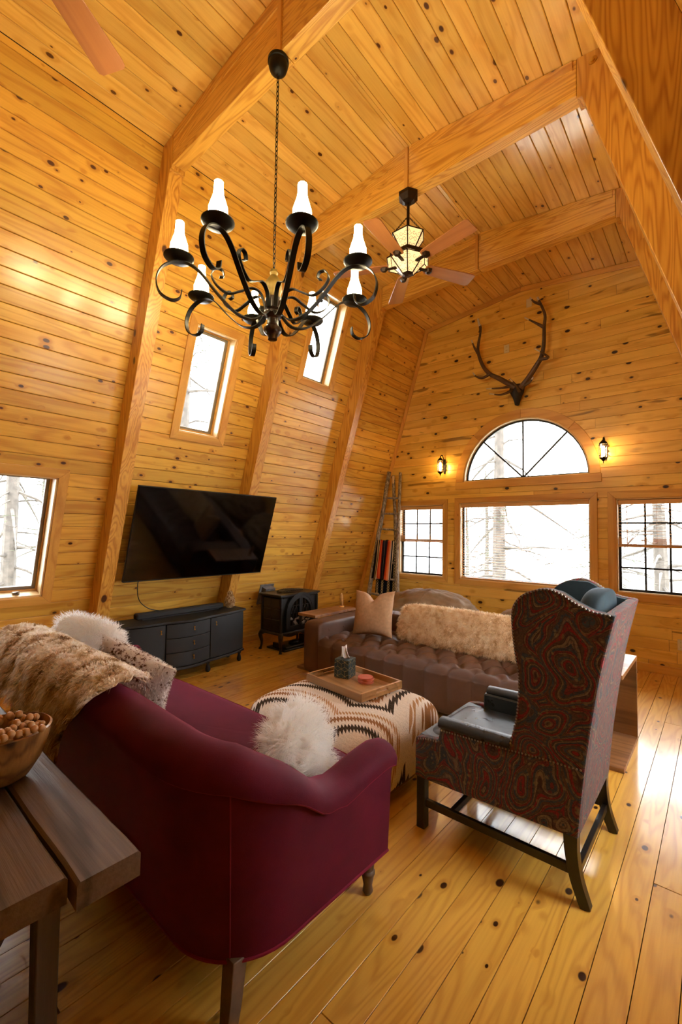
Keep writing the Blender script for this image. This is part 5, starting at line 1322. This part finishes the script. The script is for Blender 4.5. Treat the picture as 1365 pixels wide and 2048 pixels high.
def serape2():
    t = NT('serape_dark_stripes'); s = t.sep(t.obj()); u = s[0]; z = s[2]
    zg = t.math('ABSOLUTE', t.math('SUBTRACT', t.math('FRACT', t.math('MULTIPLY', z, 24)), .5))
    xx = t.math('ADD', t.math('MULTIPLY', u, 2.4), .5); m = t.math('FRACT', t.math('MULTIPLY', xx, 4.0))
    inb = t.math('LESS_THAN', t.math('ABSOLUTE', t.math('SUBTRACT', m, .5)), .2)
    dia = t.math('LESS_THAN', t.math('ABSOLUTE', t.math('SUBTRACT', t.math('ABSOLUTE', t.math('MULTIPLY', t.math('SUBTRACT', m, .5), 2.2)), zg)), .12)
    c = t.mix(inb, c4('#12161E'), t.mix(dia, c4('#CDB98E'), c4('#1A1A1E')))
    t.P(Base_Color=c, Roughness=.95, Specular_IOR_Level=.1); return t.m
bl = thing('serape_blanket', 'striped orange black and cream serape blanket hung over a ladder rung', 'blanket', (-3.955, 5.725, 0))
nz = vnoise(77)
def bfold(u, v):
    x = lerp(-.16, .155, u); s = v * 1.0                                   # drop from the rung at z 1.36
    fold = .020 * math.sin(u * 13 + v * 1.2) * (.4 + .6 * v) + .008 * nz(u * 5, v * 4)
    z = 1.385 - .60 * v; return (x * (1 + .14 * v) - .035 * v, -.030 - .095 * v + fold, z + (.012 * math.sin(u * 20) if v > .9 else 0))
MB().grid(bfold, 44, 20).build('front_flap', serape(), bl, ang=70).modifiers.new('s', 'SOLIDIFY').thickness = .008
def bback(u, v):
    x = lerp(-.17, .19, u); fold = .022 * math.sin(u * 11 + 1) * (.4 + .6 * v)
    return (x * (1 + .18 * v) + .01 * v, .018 - .065 * v + fold * .5, 1.385 - .83 * v + .01 * math.sin(u * 17))
MB().grid(bback, 44, 22).build('back_flap', serape2(), bl, ang=70).modifiers.new('s', 'SOLIDIFY').thickness = .008
fr_ = MB(); r_ = random.Random(6)
for i in range(46):
    q = Vector(bback(i / 45, 1)); fr_.tube([q, q + Vector((r_.uniform(-.008, .008), 0, -.05))], .0022, 4)
fr_.build('fringe', plain('cream_fringe', '#C9B892', rough=.95), bl)

# ================================================================== WINGBACK CHAIR
CHLEG = plain('ebonised_leg', '#120D0B', rough=.35, noise=.3, coat=.2); NAIL = plain('steel_nailhead', '#A39A8C', rough=.35, metal=.9)
def wingback():
    ox, oy = -.82, 2.37
    t = thing('wingback_chair', 'tall wingback chair in paisley tapestry and dark leather', 'chair', (ox, oy, 0))
    rear = [(-.462, .268), (-.43, .57), (-.375, .93), (-.318, 1.185)]
    wing = [(-.359, 1.189), (-.404, 1.197), (-.467, 1.225), (-.516, 1.255), (-.567, 1.27), (-.62, 1.261), (-.684, 1.229), (-.723, 1.172), (-.727, 1.095), (-.714, .973), (-.698, .854), (-.706, .70), (-.739, .555)]
    arm = [(-.90, .552), (-1.079, .548), (-1.085, .50), (-1.094, .468), (-1.16, .462), (-1.22, .448), (-1.222, .25)]
    def xyz(p, q, s): return (p - ox, s, q)
    wc = [(p[0], 0, p[1]) for p in wing]; wsm = [(q.x, q.z) for q in curve([rear[-1] and (rear[-1][0], 0, rear[-1][1])] + wc, 4)]
    rs_ = [(q.x, q.z) for q in curve([(p[0], 0, p[1]) for p in rear], 5)]
    outer = rs_[:-1] + wsm + arm
    for sg in (-1, 1):
        y = sg * .33
        s_ = MB().prism(outer, xyz, y, y - sg * .045).build('side_panel', PAISLEY, t, smooth=False, bev=.008)
        inn = [(p if p < -.36 else -.36, min(q, 1.262)) for p, q in wsm if p > -2] + [(-.74, .56), (-.74, .45), (-.48, .45)]
        inn = [(lerp(p, -.55, .02), lerp(q, .9, .012)) for p, q in inn]
        MB().prism(inn, xyz, y - sg * .045, y - sg * .080).build('wing_lining', TEALV, s_, smooth=False, bev=.012)
        # padded leather arm top
        P = [(-1.085 - ox, y - sg * .028, .553), (-1.0 - ox, y - sg * .028, .556), (-.85 - ox, y - sg * .028, .558), (-.735 - ox, y - sg * .028, .560)]
        MB().tube(P, [.036, .037, .037, .036], 14, up=(0, 0, 1), sx=.75, sy=1.15).build('arm_pad', GREENL, t)
        MB().box((-.93 - ox, y - sg * .062, .47), (.34, .035, .15), ch=.008).build('arm_lining', GREENL, t, smooth=False)
        # nailheads
        nb = MB(); line = wsm + [(-.739, .55)]
        def nails(line, yy, step=.0145):
            acc = 0
            for a, b in zip(line[:-1], line[1:]):
                L = math.dist(a, b); d = -acc
                while d + step <= L + 1e-9:
                    d += step; q = (lerp(a[0], b[0], d / L), lerp(a[1], b[1], d / L)); nb.ball((q[0] - ox, yy, q[1]), (.0048, .0035, .0048), 6, 4)
                acc = L - d
        wl_ = [(lerp(p, -.55, .03), lerp(q, .95, .012)) for p, q in wsm]
        nails(wl_, y + sg * .001); nails([(-1.085, .522), (-.745, .536), (-.60, .545), (-.438, .549)], y + sg * .001); nails([(-1.215, .44), (-1.16, .455), (-1.098, .46)], y + sg * .001)
        o = nb.build('nailhead_trim', NAIL, s_); o['kind'] = 'stuff'
    # rear panel and back cushion
    d = .045; rp = [(p, q) for p, q in rs_]; inner = [(p - d, q) for p, q in reversed(rs_)]
    MB().prism(rp + inner, xyz, -.318, .318).build('rear_panel', PAISLEY, t, smooth=False, bev=.006)
    f = lambda q, e: math.copysign(abs(q) ** e, q)
    def bk(u, v):
        a, b = 2 * PI * u, lerp(-PI / 2, PI / 2, v); z = .815 + .405 * f(math.sin(b), .55); y = .262 * f(math.cos(b), .4) * f(math.sin(a), .45); x = .065 * f(math.cos(b), .4) * f(math.cos(a), .7) - .028
        cx = interp(z, (.40, .57, .93, 1.19, 1.26), (-.52, -.505, -.455, -.405, -.395)); z += .035 * (1 - (y / .27) ** 2) * smooth01((z - 1.0) / .2)
        return (cx + x - ox, y, z)
    MB().grid(bk, 48, 30, cu=True).build('back_cushion', TEALV, t, ang=70)
    # seat
    nz = vnoise(91)
    def st(u, v):
        a, b = 2 * PI * u, lerp(-PI / 2, PI / 2, v); x = .30 * f(math.cos(b), .25) * f(math.cos(a), .25); y = .262 * f(math.cos(b), .25) * f(math.sin(a), .25); z = .40 + .072 * f(math.sin(b), .5)
        if b > 0: r = math.hypot(x + .03, y); z += .016 * (1 - (x / .3) ** 2) * (1 - (y / .26) ** 2) - .012 * math.exp(-(r / .1) ** 2) + .006 * nz(x * 7, y * 9) * (1 - (x / .3) ** 2)
        return (-.90 - ox + x - .01, y, z)
    MB().grid(st, 64, 30, cu=True).build('seat_cushion', GREENL, t, ang=70)
    MB().box((-1.205 - ox, 0, .345), (.03, .64, .19), ch=.006).build('front_rail', PAISLEY, t, smooth=False)
    MB().box((-1.165 - ox, 0, .440), (.11, .60, .03), ch=.010).build('front_border', GREENL, t, smooth=False)
    MB().box((-.84 - ox, 0, .275), (.74, .58, .03)).build('seat_underside', CHLEG, t, smooth=False)
    for sg in (-1, 1):
        y = sg * .305
        MB().box((-1.19 - ox, y, .13), (.046, .046, .262), ch=.003).build('leg', CHLEG, t, smooth=False)
        P = curve([(-.490 - ox, y, .275), (-.488 - ox, y, .20), (-.472 - ox, y, .10), (-.438 - ox, y, .0)], 4)
        MB().tube(P, [lerp(.038, .028, i / (len(P) - 1)) for i in range(len(P))], 4, up=(1, 1, 0)).build('leg', CHLEG, t, ang=25, bev=.002)
        MB().box((-.83 - ox, y, .128), (.68, .022, .036), ch=.002).build('stretcher', CHLEG, t, smooth=False)
    MB().box((-1.03 - ox, 0, .128), (.022, .60, .034), ch=.002).build('cross_stretcher', CHLEG, t, smooth=False)
    MB().box((-.475 - ox, 0, .115), (.022, .58, .034), ch=.002).build('rear_stretcher', CHLEG, t, smooth=False)
wingback()
